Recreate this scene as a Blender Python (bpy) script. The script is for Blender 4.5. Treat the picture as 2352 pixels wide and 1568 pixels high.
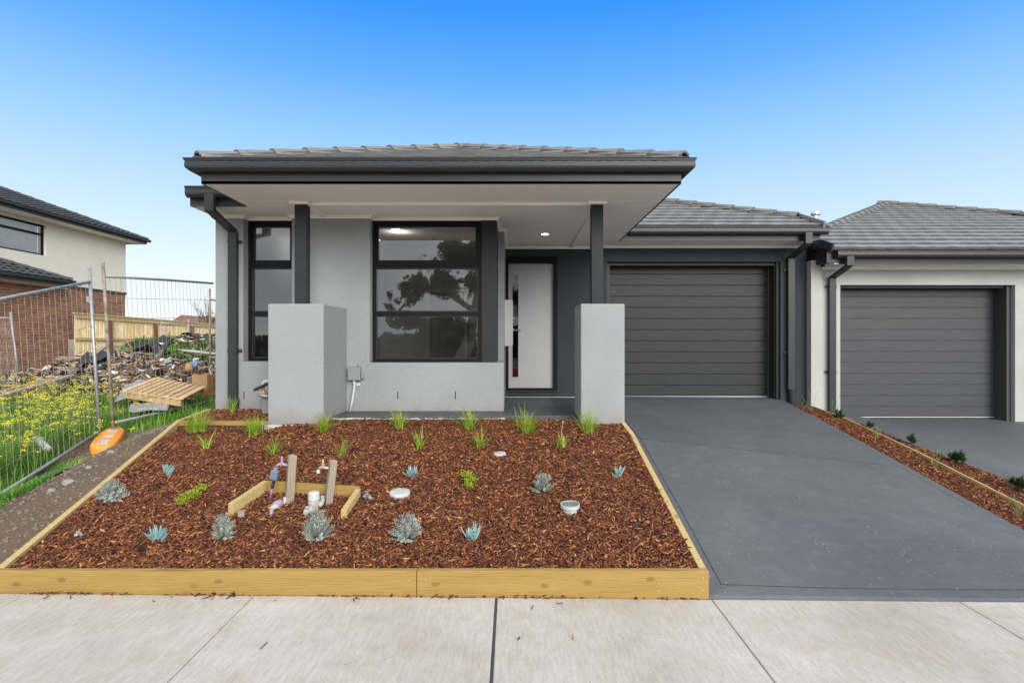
import bpy, bmesh, math, random
import numpy as np
from mathutils import Vector, Matrix

random.seed(7)
rng = np.random.default_rng(7)
for o in list(bpy.data.objects):
    bpy.data.objects.remove(o)
scn = bpy.context.scene
COL = scn.collection
R = math.radians

# ------------------------------------------------------------------ camera
FPX = 1280.0          # focal length in units of a 2352-wide picture
EYE = 1.61
cam_d = bpy.data.cameras.new('camera')
cam_d.sensor_width = 36.0
cam_d.lens = 36.0 * FPX / 2352.0
cam_d.clip_start = 0.05
cam_d.clip_end = 3000
cam = bpy.data.objects.new('camera', cam_d)
COL.objects.link(cam)
cam.location = (0, 0, EYE)
cam.rotation_euler = (R(90), 0, 0)
scn.camera = cam

# ------------------------------------------------------------------ world
SUN_EL, SUN_AZ = 23.0, 156.0     # low veiled sun behind the camera, to the right
w = bpy.data.worlds.new('World')
scn.world = w
w.use_nodes = True
nt = w.node_tree
nt.nodes.clear()
def wn(t, **k):
    n = nt.nodes.new(t)
    for a, b in k.items():
        setattr(n, a, b)
    return n
out = wn('ShaderNodeOutputWorld'); bg = wn('ShaderNodeBackground')
bg.inputs['Strength'].default_value = 0.1
sky = wn('ShaderNodeTexSky', sky_type='NISHITA', sun_disc=False, sun_elevation=R(SUN_EL), sun_rotation=R(SUN_AZ))
tc = wn('ShaderNodeTexCoord'); sep = wn('ShaderNodeSeparateXYZ')
nt.links.new(tc.outputs['Generated'], sep.inputs[0])
ramp = wn('ShaderNodeValToRGB')
SKY = [(0.0, (0.60, 0.635, 0.636)), (0.1, (0.525, 0.595, 0.632)), (0.21, (0.37, 0.50, 0.628)), (0.33, (0.195, 0.385, 0.62)), (0.42, (0.082, 0.272, 0.615)), (0.51, (0.021, 0.192, 0.605)), (0.8, (0.016, 0.154, 0.553))]
cr = ramp.color_ramp
while len(cr.elements) < len(SKY):
    cr.elements.new(.5)
for e, (p, c) in zip(cr.elements, SKY):
    e.position = p; e.color = (*c, 1)
nt.links.new(sep.outputs['Z'], ramp.inputs[0])
sc10 = wn('ShaderNodeVectorMath', operation='SCALE'); sc10.inputs['Scale'].default_value = 10.0
nt.links.new(ramp.outputs[0], sc10.inputs[0])
mixs = wn('ShaderNodeMix', data_type='RGBA'); mixs.inputs['Factor'].default_value = .93
nt.links.new(sky.outputs[0], mixs.inputs['A']); nt.links.new(sc10.outputs[0], mixs.inputs['B'])
# broken grey cloud overhead and behind the camera (seen mirrored in the windows of the photograph)
nz = wn('ShaderNodeTexNoise'); nz.inputs['Scale'].default_value = 2.2; nz.inputs['Detail'].default_value = 7
mp = wn('ShaderNodeMapping'); mp.inputs['Scale'].default_value = (1, 1, 2.6)
nt.links.new(tc.outputs['Generated'], mp.inputs[0]); nt.links.new(mp.outputs[0], nz.inputs['Vector'])
def wm(op, a, b=None, c=None):
    n = wn('ShaderNodeMath', operation=op)
    for i, v in enumerate((a, b, c)):
        if v is None: continue
        if isinstance(v, (int, float)): n.inputs[i].default_value = v
        else: nt.links.new(v, n.inputs[i])
    return n.outputs[0]
f1 = wm('MULTIPLY_ADD', sep.outputs['Z'], 1.6, wm('MULTIPLY', sep.outputs['Y'], -1.0))
f2 = wm('MULTIPLY_ADD', nz.outputs['Fac'], .5, f1)
mr = wn('ShaderNodeMapRange', interpolation_type='SMOOTHSTEP')
mr.inputs['From Min'].default_value = .35; mr.inputs['From Max'].default_value = 1.0
nt.links.new(f2, mr.inputs['Value'])
cl = wn('ShaderNodeValToRGB')
cl.color_ramp.elements[0].position = .35; cl.color_ramp.elements[0].color = (.50, .55, .62, 1)
cl.color_ramp.elements[1].position = .68; cl.color_ramp.elements[1].color = (1.15, 1.13, 1.1, 1)
nt.links.new(nz.outputs['Fac'], cl.inputs[0])
cl10 = wn('ShaderNodeVectorMath', operation='SCALE'); cl10.inputs['Scale'].default_value = 8.6
nt.links.new(cl.outputs[0], cl10.inputs[0])
mixc = wn('ShaderNodeMix', data_type='RGBA')
nt.links.new(mr.outputs[0], mixc.inputs['Factor'])
nt.links.new(mixs.outputs['Result'], mixc.inputs['A']); nt.links.new(cl10.outputs[0], mixc.inputs['B'])
nt.links.new(mixc.outputs['Result'], bg.inputs['Color']); nt.links.new(bg.outputs[0], out.inputs[0])

# ------------------------------------------------------------------ sun (veiled by cloud: soft)
sl = bpy.data.lights.new('sun', 'SUN')
sl.energy = 2.5; sl.angle = R(38); sl.color = (1.0, .965, .91)
so = bpy.data.objects.new('sun', sl); COL.objects.link(so)
az, el = R(SUN_AZ), R(SUN_EL)
sd = Vector((math.sin(az)*math.cos(el), math.cos(az)*math.cos(el), math.sin(el)))   # towards the sun
so.rotation_euler = sd.to_track_quat('Z', 'Y').to_euler()
so.location = (0, -5, 12)

vs = scn.view_settings
vs.view_transform = 'Standard'; vs.look = 'None'; vs.exposure = 0.75; vs.gamma = 1.0; vs.use_curve_mapping = False

# ================================================================== helpers
def X(px, Y): return (px - 1176.0) * Y / FPX          # world x of a picture column at depth Y
def Z(py, Y): return EYE + (784.0 - py) * Y / FPX

def tag(o, label=None, cat=None, group=None, kind=None):
    if label: o['label'] = label
    if cat: o['category'] = cat
    if group: o['group'] = group
    if kind: o['kind'] = kind
    return o

def link(o, parent=None):
    COL.objects.link(o)
    if parent is not None:
        o.parent = parent
        L = Vector((0, 0, 0)); p = parent
        while p is not None:
            L += p.location; p = p.parent
        o.location = o.location - L        # children are written in world coordinates
    return o

def empty(name, loc, label, cat, group=None):
    o = bpy.data.objects.new(name, None); o.location = loc; o.empty_display_size = .2
    COL.objects.link(o)
    return tag(o, label, cat, group)

class MB:
    def __init__(s): s.v = []; s.f = []
    def add(s, vs_, fs):
        b = len(s.v); s.v += [tuple(v) for v in vs_]; s.f += [tuple(i + b for i in f) for f in fs]; return s
    def box(s, x0, x1, y0, y1, z0, z1):
        return s.add([(x0,y0,z0),(x1,y0,z0),(x1,y1,z0),(x0,y1,z0),(x0,y0,z1),(x1,y0,z1),(x1,y1,z1),(x0,y1,z1)],
                     [(0,3,2,1),(4,5,6,7),(0,1,5,4),(1,2,6,5),(2,3,7,6),(3,0,4,7)])
    def obox(s, c, ax, ay, az_):
        """box from centre and three half-axis vectors"""
        c, ax, ay, az_ = Vector(c), Vector(ax), Vector(ay), Vector(az_)
        P = [c + i*ax + j*ay + k*az_ for k in (-1,1) for (i,j) in ((-1,-1),(1,-1),(1,1),(-1,1))]
        return s.add(P, [(0,3,2,1),(4,5,6,7),(0,1,5,4),(1,2,6,5),(2,3,7,6),(3,0,4,7)])
    def bar(s, a, b, wd, th, up=(0,0,1)):
        a, b = Vector(a), Vector(b); d = (b-a); l = d.length; d.normalize()
        u = Vector(up); sx = d.cross(u).normalized(); u = sx.cross(d).normalized()
        return s.obox((a+b)/2, d*l/2, sx*wd/2, u*th/2)
    def tube(s, pts, r, n=8, cap=True):
        pts = [Vector(p) for p in pts]; rs = r if isinstance(r, (list, tuple)) else [r]*len(pts)
        rings = []; ref = None
        for i, p in enumerate(pts):
            t = (pts[min(i+1, len(pts)-1)] - pts[max(i-1, 0)]).normalized()
            if ref is None:
                ref = Vector((0,0,1)) if abs(t.z) < .9 else Vector((1,0,0))
            a = t.cross(ref).normalized(); b = a.cross(t).normalized(); ref = b
            rings.append([p + (a*math.cos(q)+b*math.sin(q))*rs[i] for q in [2*math.pi*k/n for k in range(n)]])
        V = [v for r_ in rings for v in r_]; F = []
        for i in range(len(pts)-1):
            for k in range(n):
                F.append((i*n+k, i*n+(k+1)%n, (i+1)*n+(k+1)%n, (i+1)*n+k))
        if cap:
            F.append(tuple(reversed(range(n)))); F.append(tuple((len(pts)-1)*n+k for k in range(n)))
        return s.add(V, F)
    def lathe(s, c, prof, n=24, axis=(0,0,1)):
        c = Vector(c); q = Vector((0,0,1)).rotation_difference(Vector(axis).normalized())
        V = []; F = []
        for (r, z) in prof:
            for k in range(n):
                V.append(c + q @ Vector((r*math.cos(2*math.pi*k/n), r*math.sin(2*math.pi*k/n), z)))
        for i in range(len(prof)-1):
            for k in range(n):
                F.append((i*n+k, i*n+(k+1)%n, (i+1)*n+(k+1)%n, (i+1)*n+k))
        F.append(tuple(reversed(range(n)))); F.append(tuple((len(prof)-1)*n+k for k in range(n)))
        return s.add(V, F)
    def sweep(s, prof, path, closed_prof=True):
        """prof: (outward, z) points; path: (x, y, dz) points, outward = left of travel... mitred"""
        P = [Vector((p[0], p[1])) for p in path]; dz = [p[2] if len(p) > 2 else 0 for p in path]
        ring = []
        for i, p in enumerate(P):
            ds = []
            if i > 0: ds.append((P[i]-P[i-1]).normalized())
            if i < len(P)-1: ds.append((P[i+1]-P[i]).normalized())
            ns = [Vector((d.y, -d.x)) for d in ds]          # right of travel
            m = sum(ns, Vector((0,0)));
            m = m / m.length
            m = m / m.dot(ns[0])
            ring.append([(p.x+m.x*o, p.y+m.y*o, z+dz[i]) for (o, z) in prof])
        n = len(prof); V = [v for r_ in ring for v in r_]; F = []
        for i in range(len(P)-1):
            for k in range(n if closed_prof else n-1):
                F.append((i*n+k, (i+1)*n+k, (i+1)*n+(k+1)%n, i*n+(k+1)%n))
        F.append(tuple(range(n))); F.append(tuple(reversed([(len(P)-1)*n+k for k in range(n)])))
        return s.add(V, F)
    def mesh(s, name, mat=None, smooth=False):
        m = bpy.data.meshes.new(name); m.from_pydata(s.v, [], s.f); m.update()
        if mat: m.materials.append(mat)
        bm = bmesh.new(); bm.from_mesh(m); bmesh.ops.recalc_face_normals(bm, faces=bm.faces); bm.to_mesh(m); bm.free()
        if smooth:
            m.shade_smooth()
        return m
    def obj(s, name, mat, parent=None, smooth=False, bevel=0, origin=None):
        if origin is not None:
            o_ = Vector(origin); s.v = [tuple(Vector(v)-o_) for v in s.v]
        o = bpy.data.objects.new(name, s.mesh(name, mat, smooth))
        if origin is not None: o.location = origin
        if bevel:
            md = o.modifiers.new('bevel', 'BEVEL'); md.width = bevel; md.segments = 2; md.limit_method = 'ANGLE'
        return link(o, parent)

def box(name, mat, x0, x1, y0, y1, z0, z1, parent=None, bevel=0):
    return MB().box(x0, x1, y0, y1, z0, z1).obj(name, mat, parent, bevel=bevel)

def np_mesh(name, V, F_quads, F_tris, mat, attrs=None, parent=None, smooth=False):
    """fast mesh from numpy arrays"""
    m = bpy.data.meshes.new(name)
    nq = 0 if F_quads is None else len(F_quads); ntt = 0 if F_tris is None else len(F_tris)
    m.vertices.add(len(V)); m.vertices.foreach_set('co', np.asarray(V, dtype=np.float32).ravel())
    li = []
    if nq: li.append(np.asarray(F_quads).ravel())
    if ntt: li.append(np.asarray(F_tris).ravel())
    li = np.concatenate(li).astype(np.int32)
    m.loops.add(len(li)); m.loops.foreach_set('vertex_index', li)
    m.polygons.add(nq+ntt)
    st = np.concatenate([np.arange(nq)*4, nq*4+np.arange(ntt)*3]).astype(np.int32)
    m.polygons.foreach_set('loop_start', st)
    m.update(calc_edges=True); m.validate()
    if attrs:
        for k, a in attrs.items():
            at_ = m.attributes.new(k, 'FLOAT', 'POINT'); at_.data.foreach_set('value', np.asarray(a, dtype=np.float32))
    m.materials.append(mat)
    if smooth: m.shade_smooth()
    o = bpy.data.objects.new(name, m)
    return link(o, parent)

# ================================================================== materials
class Mat:
    def __init__(s, name):
        s.m = bpy.data.materials.new(name); s.m.use_nodes = True; s.t = s.m.node_tree
        s.b = s.t.nodes['Principled BSDF']; s.o = s.t.nodes['Material Output']
    def n(s, t, **k):
        x = s.t.nodes.new(t)
        for a, b in k.items():
            if a in x.inputs.keys() if hasattr(x, 'inputs') else False: x.inputs[a].default_value = b
            else: setattr(x, a, b)
        return x
    def l(s, a, b): s.t.links.new(a, b)
    def coord(s, scale=(1,1,1), kind='Object'):
        c = s.n('ShaderNodeTexCoord'); mp_ = s.n('ShaderNodeMapping'); mp_.inputs['Scale'].default_value = scale
        s.l(c.outputs[kind], mp_.inputs[0]); return mp_.outputs[0]
    def geo(s, scale=(1,1,1)):
        c = s.n('ShaderNodeNewGeometry'); mp_ = s.n('ShaderNodeMapping'); mp_.inputs['Scale'].default_value = scale
        s.l(c.outputs['Position'], mp_.inputs[0]); return mp_.outputs[0]
    def noise(s, vec, sc, det=4, rough=.55):
        x = s.n('ShaderNodeTexNoise'); x.inputs['Scale'].default_value = sc; x.inputs['Detail'].default_value = det
        x.inputs['Roughness'].default_value = rough; s.l(vec, x.inputs['Vector']); return x.outputs['Fac']
    def ramp(s, fac, stops):
        x = s.n('ShaderNodeValToRGB'); e = x.color_ramp.elements
        while len(e) < len(stops): e.new(.5)
        for q, (p, c) in zip(e, stops):
            q.position = p; q.color = (*c, 1) if len(c) == 3 else c
        s.l(fac, x.inputs[0]); return x.outputs[0]
    def mix(s, f, a, b, mode='MIX'):
        x = s.n('ShaderNodeMix', data_type='RGBA', blend_type=mode)
        for key, v in (('Factor', f), ('A', a), ('B', b)):
            if isinstance(v, (int, float)): x.inputs[key].default_value = v
            elif isinstance(v, tuple): x.inputs[key].default_value = (*v, 1) if len(v) == 3 else v
            else: s.l(v, x.inputs[key])
        return x.outputs['Result']
    def bump(s, h, strength=.3, dist=.01):
        x = s.n('ShaderNodeBump'); x.inputs['Strength'].default_value = strength; x.inputs['Distance'].default_value = dist
        s.l(h, x.inputs['Height'])
        if s.b.inputs['Normal'].is_linked:
            s.l(s.b.inputs['Normal'].links[0].from_socket, x.inputs['Normal'])
        s.l(x.outputs[0], s.b.inputs['Normal'])
    def col(s, c):
        if isinstance(c, tuple): s.b.inputs['Base Color'].default_value = (*c, 1)
        else: s.l(c, s.b.inputs['Base Color'])
    def rough(s, r): s.b.inputs['Roughness'].default_value = r

def c3(v, t=(1,1,1)): return (v*t[0], v*t[1], v*t[2])

def m_render(name, c, grain=1.0, var=.13, splash=False):
    m = Mat(name); g = m.geo()
    big = m.noise(g, 1.3, 4); fine = m.noise(g, 260, 2, .7); mid = m.noise(g, 60, 3, .6)
    cc = m.ramp(big, [(.3, tuple(q*(1-var) for q in c)), (.7, tuple(q*(1+var) for q in c))])
    cc = m.mix(.35*grain, cc, m.ramp(mid, [(.3, tuple(q*.72 for q in c)), (.7, tuple(q*1.25 for q in c))]))
    if splash:
        sx = m.n('ShaderNodeSeparateXYZ'); m.l(g, sx.inputs[0])
        mm = m.n('ShaderNodeMath', operation='MULTIPLY_ADD'); m.l(m.noise(g, 5, 6, .75), mm.inputs[0]); mm.inputs[1].default_value = -.42; m.l(sx.outputs['Z'], mm.inputs[2])
        cc = m.mix(m.ramp(mm.outputs[0], [(.52, (.55,.55,.55)), (.62, (.12,.12,.12)), (.74, (0,0,0))]), cc, (.20,.165,.13))
    m.col(cc); m.rough(.92); m.bump(mid, .35*grain, .004); m.bump(fine, .35*grain, .002)
    return m.m
def m_plain(name, c, rough=.5, var=.06, metal=0, sc=4, bump=0, bsc=120):
    m = Mat(name); g = m.geo(); n_ = m.noise(g, sc, 4)
    m.col(m.ramp(n_, [(.3, tuple(q*(1-var) for q in c)), (.7, tuple(q*(1+var) for q in c))]))
    m.rough(rough); m.b.inputs['Metallic'].default_value = metal
    if bump: m.bump(m.noise(g, bsc, 3), bump, .003)
    return m.m
def m_rand(name, cols, rough=.8, attr=None, bump=0, spec=.5, sc=40, trans=0):
    """colour varied per piece: by object random, or by a point attribute"""
    m = Mat(name)
    if attr:
        a = m.n('ShaderNodeAttribute'); a.attribute_name = attr; f = a.outputs['Fac']
    else:
        a = m.n('ShaderNodeObjectInfo'); f = a.outputs['Random']
    c = m.ramp(f, cols)
    g = m.geo(); n_ = m.noise(g, sc, 4)
    c = m.mix(.5, c, m.mix(1.0, c, m.ramp(n_, [(.3, (.62,.62,.62)), (.7, (1.3,1.3,1.3))]), 'MULTIPLY'))
    m.col(c); m.rough(rough); m.b.inputs['Specular IOR Level'].default_value = spec
    if bump: m.bump(m.noise(g, 180, 3), bump, .002)
    if trans:
        d = m.n('ShaderNodeBsdfTranslucent'); m.l(c, d.inputs[0]); ms = m.n('ShaderNodeMixShader'); ms.inputs[0].default_value = trans
        m.l(m.b.outputs[0], ms.inputs[1]); m.l(d.outputs[0], ms.inputs[2]); m.l(ms.outputs[0], m.o.inputs[0])
    return m.m

def m_pine(name, axis='x', c0=(.275,.165,.038), c1=(.375,.245,.066), c2=(.17,.088,.022)):
    m = Mat(name)
    sc = {'x': (.9, 9, 9), 'y': (9, .9, 9), 'z': (9, 9, .9)}[axis]
    g = m.geo(sc)
    nd = m.noise(g, 1.6, 3)
    wv = m.n('ShaderNodeTexWave', wave_type='BANDS', bands_direction='Z' if axis != 'z' else 'X')
    wv.inputs['Scale'].default_value = 2.4; wv.inputs['Distortion'].default_value = 5; wv.inputs['Detail'].default_value = 3
    m.l(g, wv.inputs['Vector'])
    c = m.ramp(wv.outputs['Fac'], [(0, c0), (.75, c1), (1, c2)])
    c = m.mix(m.ramp(nd, [(.35, (0,0,0)), (.75, (.55,.55,.55))]), c, c1)
    # knots
    v = m.n('ShaderNodeTexVoronoi', voronoi_dimensions='2D'); v.inputs['Scale'].default_value = 1.0
    sp_ = m.n('ShaderNodeSeparateXYZ'); cb_ = m.n('ShaderNodeCombineXYZ')
    k2 = {'x': (4.2, 1, 8), 'y': (9, 4.2, 1), 'z': (8, 1, 4.2)}[axis]
    m.l(m.geo(k2), sp_.inputs[0])
    ia, ib = {'x': ('X', 'Z'), 'y': ('Y', 'X'), 'z': ('Z', 'X')}[axis]
    m.l(sp_.outputs[ia], cb_.inputs['X']); m.l(sp_.outputs[ib], cb_.inputs['Y'])
    m.l(cb_.outputs[0], v.inputs['Vector'])
    kn = m.ramp(v.outputs['Distance'], [(.0, (.85,.85,.85)), (.045, (.45,.45,.45)), (.075, (.85,.85,.85)), (.11, (.25,.25,.25)), (.17, (0,0,0))])
    kn = m.mix(1.0, kn, m.ramp(v.outputs['Color'], [(.60, (0,0,0)), (.64, (1,1,1))]), 'MULTIPLY')
    c = m.mix(kn, c, (.16,.075,.025))
    ck = m.noise(m.geo({'x': (.8,40,26), 'y': (40,.8,26), 'z': (26,40,.8)}[axis]), 1.0, 2)
    c = m.mix(m.ramp(ck, [(.70, (0,0,0)), (.74, (.75,.75,.75))]), c, (.12,.06,.02))
    fine = m.noise(m.geo({'x': (6,120,120), 'y': (120,6,120), 'z': (120,120,6)}[axis]), 1.0, 3)
    c = m.mix(.3, c, m.mix(1.0, c, m.ramp(fine, [(.3, (.6,.6,.6)), (.7, (1.3,1.3,1.3))]), 'MULTIPLY'))
    m.col(c); m.rough(.75); m.bump(fine, .25, .002)
    return m.m

M = {}
M['light'] = m_render('light_grey_render', (0.2492, 0.2633, 0.2714), splash=True)
M['pier'] = m_render('pier_grey_render', (0.2604, 0.2745, 0.2856), 1.1, splash=True)
M['nlight'] = m_render('pale_grey_render', (0.3784, 0.3861, 0.3707))
M['char'] = m_render('charcoal_render', (0.0256, 0.0304, 0.0360), 1.0)
M['cream'] = m_render('cream_render', (.60, .585, .51), .5, .06)
M['metal'] = m_plain('charcoal_steel', (0.0310, 0.0335, 0.0366), .36)
M['metal2'] = m_plain('dark_grey_cladding', (0.0260, 0.0279, 0.0310), .5, bump=.1)
M['black'] = m_plain('black_frame', (.006, .0065, .008), .6)
M['jamb'] = m_plain('dark_jamb', (.018, .019, .021), .6)
M['jamb2'] = m_plain('grey_jamb', (.05, .052, .056), .6)
M['soffit'] = m_plain('soffit_paint', (.90, .845, .79), .75, .02)
M['trim'] = m_plain('cream_trim', (.90, .84, .77), .6, .02)
M['doorp'] = m_plain('light_grey_door_paint', (0.3410, 0.3552, 0.3623), .45, .03)
M['white'] = m_plain('white_plastic', (.47, .48, .49), .4, .05, sc=20)
M['offw'] = m_plain('off_white_plastic', (.37, .37, .33), .5, .12, sc=30)
M['purple'] = m_plain('lilac_plastic', (.30, .24, .37), .4, .1, sc=30)
M['violet'] = m_plain('violet_pipe', (.25, .10, .32), .4, .1, sc=30)
M['bluegrey'] = m_plain('blue_grey_plastic', (.12, .18, .24), .4, .1, sc=30)
M['blackp'] = m_plain('black_plastic', (.02, .02, .022), .4, .1)
M['brass'] = m_plain('dull_brass', (.45, .38, .26), .45, .2, .5, sc=60)
M['galv'] = m_plain('galvanised_steel', (.38, .39, .40), .5, .22, .6, sc=25)
M['rust'] = m_plain('rusty_galvanised_steel', (.27, .225, .18), .7, .45, .3, sc=14)
M['steel'] = m_plain('stainless_flue', (.55, .56, .58), .3, .05, .9)
M['orange'] = m_plain('orange_plastic', (.80, .27, .025), .5, .15, sc=12)
M['gbox'] = m_plain('grey_box_plastic', (.20, .21, .21), .5, .05)
M['meter'] = m_plain('grey_meter_box', (0.3525, 0.3600, 0.3675), .45, .04)
M['room'] = m_plain('interior_paint', (.72, .71, .69), .8, .03)
M['roomfloor'] = m_plain('interior_floor', (.16, .13, .10), .5, .1)
M['grout'] = m_plain('mortar', (.74, .63, .50), .9, .1)
M['card'] = m_plain('cardboard', (.42, .25, .12), .85, .1)
M['blackpl'] = m_plain('black_builders_film', (.014, .015, .018), .55, .3, sc=8)
M['greypl'] = m_plain('grey_sheet', (.27, .28, .30), .6, .2, sc=6)
M['pinex'] = m_pine('treated_pine_x', 'x')
M['piney'] = m_pine('treated_pine_y', 'y', (.40,.29,.12), (.51,.39,.18), (.31,.21,.078))
M['pinetop'] = m_pine('treated_pine_pale', 'x', (.58,.44,.22), (.70,.57,.33), (.46,.33,.15))
M['oldwood'] = m_pine('weathered_wood', 'z', (.25,.205,.16), (.33,.28,.22), (.15,.115,.085))
M['paling'] = m_rand('pine_paling', [(0, (.62,.47,.22)), (.5, (.74,.60,.33)), (1, (.80,.67,.42))], .8, sc=6)
M['redpost'] = m_plain('red_brown_post', (.12, .042, .028), .8, .2)
M['pallet'] = m_rand('pallet_slat', [(0, (.52,.34,.16)), (1, (.66,.46,.25))], .8, sc=8)
M['brick'] = m_rand('red_brown_brick', [(0, (.165,.080,.052)), (.4, (.245,.115,.070)), (.75, (.30,.14,.085)), (1, (.15,.082,.06))], .9, bump=.3)
M['tile'] = m_rand('grey_concrete_tile', [(0, (.185,.187,.19)), (1, (.225,.227,.23))], .5, bump=.1, sc=20, spec=.5)
M['ridge'] = m_rand('grey_ridge_tile', [(0, (.135,.13,.128)), (1, (.17,.163,.16))], .5, bump=.15, sc=20)
M['mortar'] = m_plain('grey_pointing', (.085, .078, .076), .9, .15, sc=20, bump=.4)
M['fartile'] = m_plain('dark_grey_far_tile', (.055, .056, .060), .6, .15)
M['chip'] = m_rand('bark_chip', [(0, (.030,.009,.005)), (.28, (.095,.026,.010)), (.5, (.19,.054,.018)), (.72, (.29,.095,.032)), (.88, (.46,.195,.065)), (1, (.62,.35,.14))], .85, attr='tint', sc=60)
M['soil'] = m_plain('dark_mulch_soil', (.045, .018, .011), .95, .4, sc=40, bump=.8, bsc=60)
M['grass'] = m_rand('wild_grass', [(0, (.025,.085,.010)), (.35, (.07,.20,.018)), (.65, (.14,.33,.026)), (.92, (.23,.45,.04)), (1, (.42,.45,.14))], .55, attr='tint', trans=.3)
M['flower'] = m_plain('yellow_petal', (.80, .68, .02), .6, .12)
M['stem'] = m_plain('green_stem', (.13, .22, .05), .6, .1)
M['tuft'] = m_rand('mat_rush_blade', [(0, (.15,.27,.03)), (.6, (.34,.50,.05)), (1, (.58,.62,.12))], .45, attr='tint', trans=.3)
M['blue'] = m_rand('blue_succulent_leaf', [(0, (.16,.30,.30)), (1, (.30,.45,.46))], .5, attr='tint')
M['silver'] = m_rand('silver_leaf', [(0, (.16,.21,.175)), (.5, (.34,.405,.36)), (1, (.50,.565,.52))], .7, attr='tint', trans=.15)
M['lime'] = m_rand('lime_leaf', [(0, (.24,.36,.02)), (1, (.55,.62,.05))], .6, attr='tint', trans=.3)
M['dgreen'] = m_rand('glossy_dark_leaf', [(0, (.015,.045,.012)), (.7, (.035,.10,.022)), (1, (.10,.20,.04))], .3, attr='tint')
M['feather'] = m_rand('feathery_leaf', [(0, (.10,.18,.05)), (1, (.24,.36,.14))], .6, attr='tint', trans=.2)
M['eucleaf'] = m_rand('eucalypt_leaf', [(0, (.06,.065,.03)), (1, (.15,.15,.08))], .6, attr='tint', trans=.3)
M['bark'] = m_plain('pale_bark', (.48, .43, .35), .9, .3, sc=5, bump=.4, bsc=20)
M['twig'] = m_plain('bare_twig', (.06, .045, .035), .9, .2)

for k_, sp_v in (('metal', .22), ('metal2', .15), ('gdoor', .2), ('ndoor', .22), ('black', .15), ('fartile', .3)):
    if k_ in M:
        M[k_].node_tree.nodes['Principled BSDF'].inputs['Specular IOR Level'].default_value = sp_v
# concrete footpath
m = Mat('footpath_concrete'); g = m.geo()
a = m.noise(g, 1.1, 5, .6); b_ = m.noise(m.geo((34, 5, 1)), 1.4, 5, .75); d_ = m.noise(g, 80, 4, .8); e_ = m.noise(g, 3.3, 6, .7)
c = m.ramp(a, [(.3, (0.3696, 0.3465, 0.3091)), (.5, (0.4532, 0.4345, 0.4015)), (.72, (0.5170, 0.5038, 0.4807))])
c = m.mix(m.ramp(e_, [(.46, (0,0,0)), (.68, (.55,.55,.55))]), c, (.40,.33,.27))
c = m.mix(.5, c, m.mix(1.0, c, m.ramp(b_, [(.3, (.62,.62,.62)), (.65, (1.12,1.12,1.12))]), 'MULTIPLY'))
c = m.mix(m.ramp(d_, [(.56, (0,0,0)), (.68, (.6,.6,.6))]), c, (.24,.22,.20))
v = m.n('ShaderNodeTexVoronoi'); v.inputs['Scale'].default_value = 9; m.l(g, v.inputs['Vector'])
c = m.mix(m.ramp(v.outputs['Distance'], [(.0, (.9,.9,.9)), (.035, (.7,.7,.7)), (.05, (0,0,0))]), c, (.16,.12,.09))
m.col(c); m.rough(.9); m.bump(b_, .3, .004); m.bump(d_, .35, .002)
M['path'] = m.m
# painted driveway
m = Mat('blue_grey_driveway_paint'); g = m.geo()
a = m.noise(g, .9, 5, .6); b_ = m.noise(m.geo((3.0, 5.5, 1)), 1.6, 7, .78); d_ = m.noise(g, 90, 3, .7); e_ = m.noise(g, 6, 6, .75)
c = m.ramp(a, [(.3, (0.0686, 0.0752, 0.0858)), (.7, (0.0957, 0.1036, 0.1162))])
c = m.mix(m.ramp(b_, [(.50, (0,0,0)), (.8, (.45,.45,.45))]), c, (.16,.17,.185))
c = m.mix(m.ramp(e_, [(.50, (0,0,0)), (.75, (.5,.5,.5))]), c, (.055,.061,.074))
v = m.n('ShaderNodeTexVoronoi'); v.inputs['Scale'].default_value = 26; m.l(g, v.inputs['Vector'])
spk = m.mix(1.0, m.ramp(v.outputs['Distance'], [(.0, (1,1,1)), (.09, (.8,.8,.8)), (.13, (0,0,0))]), m.ramp(m.noise(g, 4, 4), [(.5, (0,0,0)), (.62, (1,1,1))]), 'MULTIPLY')
c = m.mix(spk, c, (.45,.46,.48))
c = m.mix(.3, c, m.mix(1.0, c, m.ramp(d_, [(.3, (.7,.7,.7)), (.7, (1.3,1.3,1.3))]), 'MULTIPLY'))
m.col(c); m.rough(.62); m.bump(b_, .2, .004); m.bump(d_, .4, .002)
M['drive'] = m.m
# dark painted porch slab
M['porch'] = m_plain('charcoal_porch_paint', (.055, .060, .068), .5, .2, sc=5, bump=.2)
M['rawconc'] = m_plain('raw_concrete_edge', (.45, .44, .41), .9, .2, sc=14, bump=.4)
# embossed garage doors
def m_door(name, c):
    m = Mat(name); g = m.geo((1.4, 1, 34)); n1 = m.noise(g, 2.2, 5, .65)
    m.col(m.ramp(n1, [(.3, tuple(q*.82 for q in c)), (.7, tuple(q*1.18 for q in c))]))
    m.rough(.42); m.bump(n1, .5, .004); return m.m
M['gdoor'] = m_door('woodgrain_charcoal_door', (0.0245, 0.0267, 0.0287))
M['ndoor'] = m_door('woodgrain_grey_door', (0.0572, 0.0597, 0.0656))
for k_ in ('gdoor', 'ndoor'):
    M[k_].node_tree.nodes['Principled BSDF'].inputs['Specular IOR Level'].default_value = .2
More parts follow.
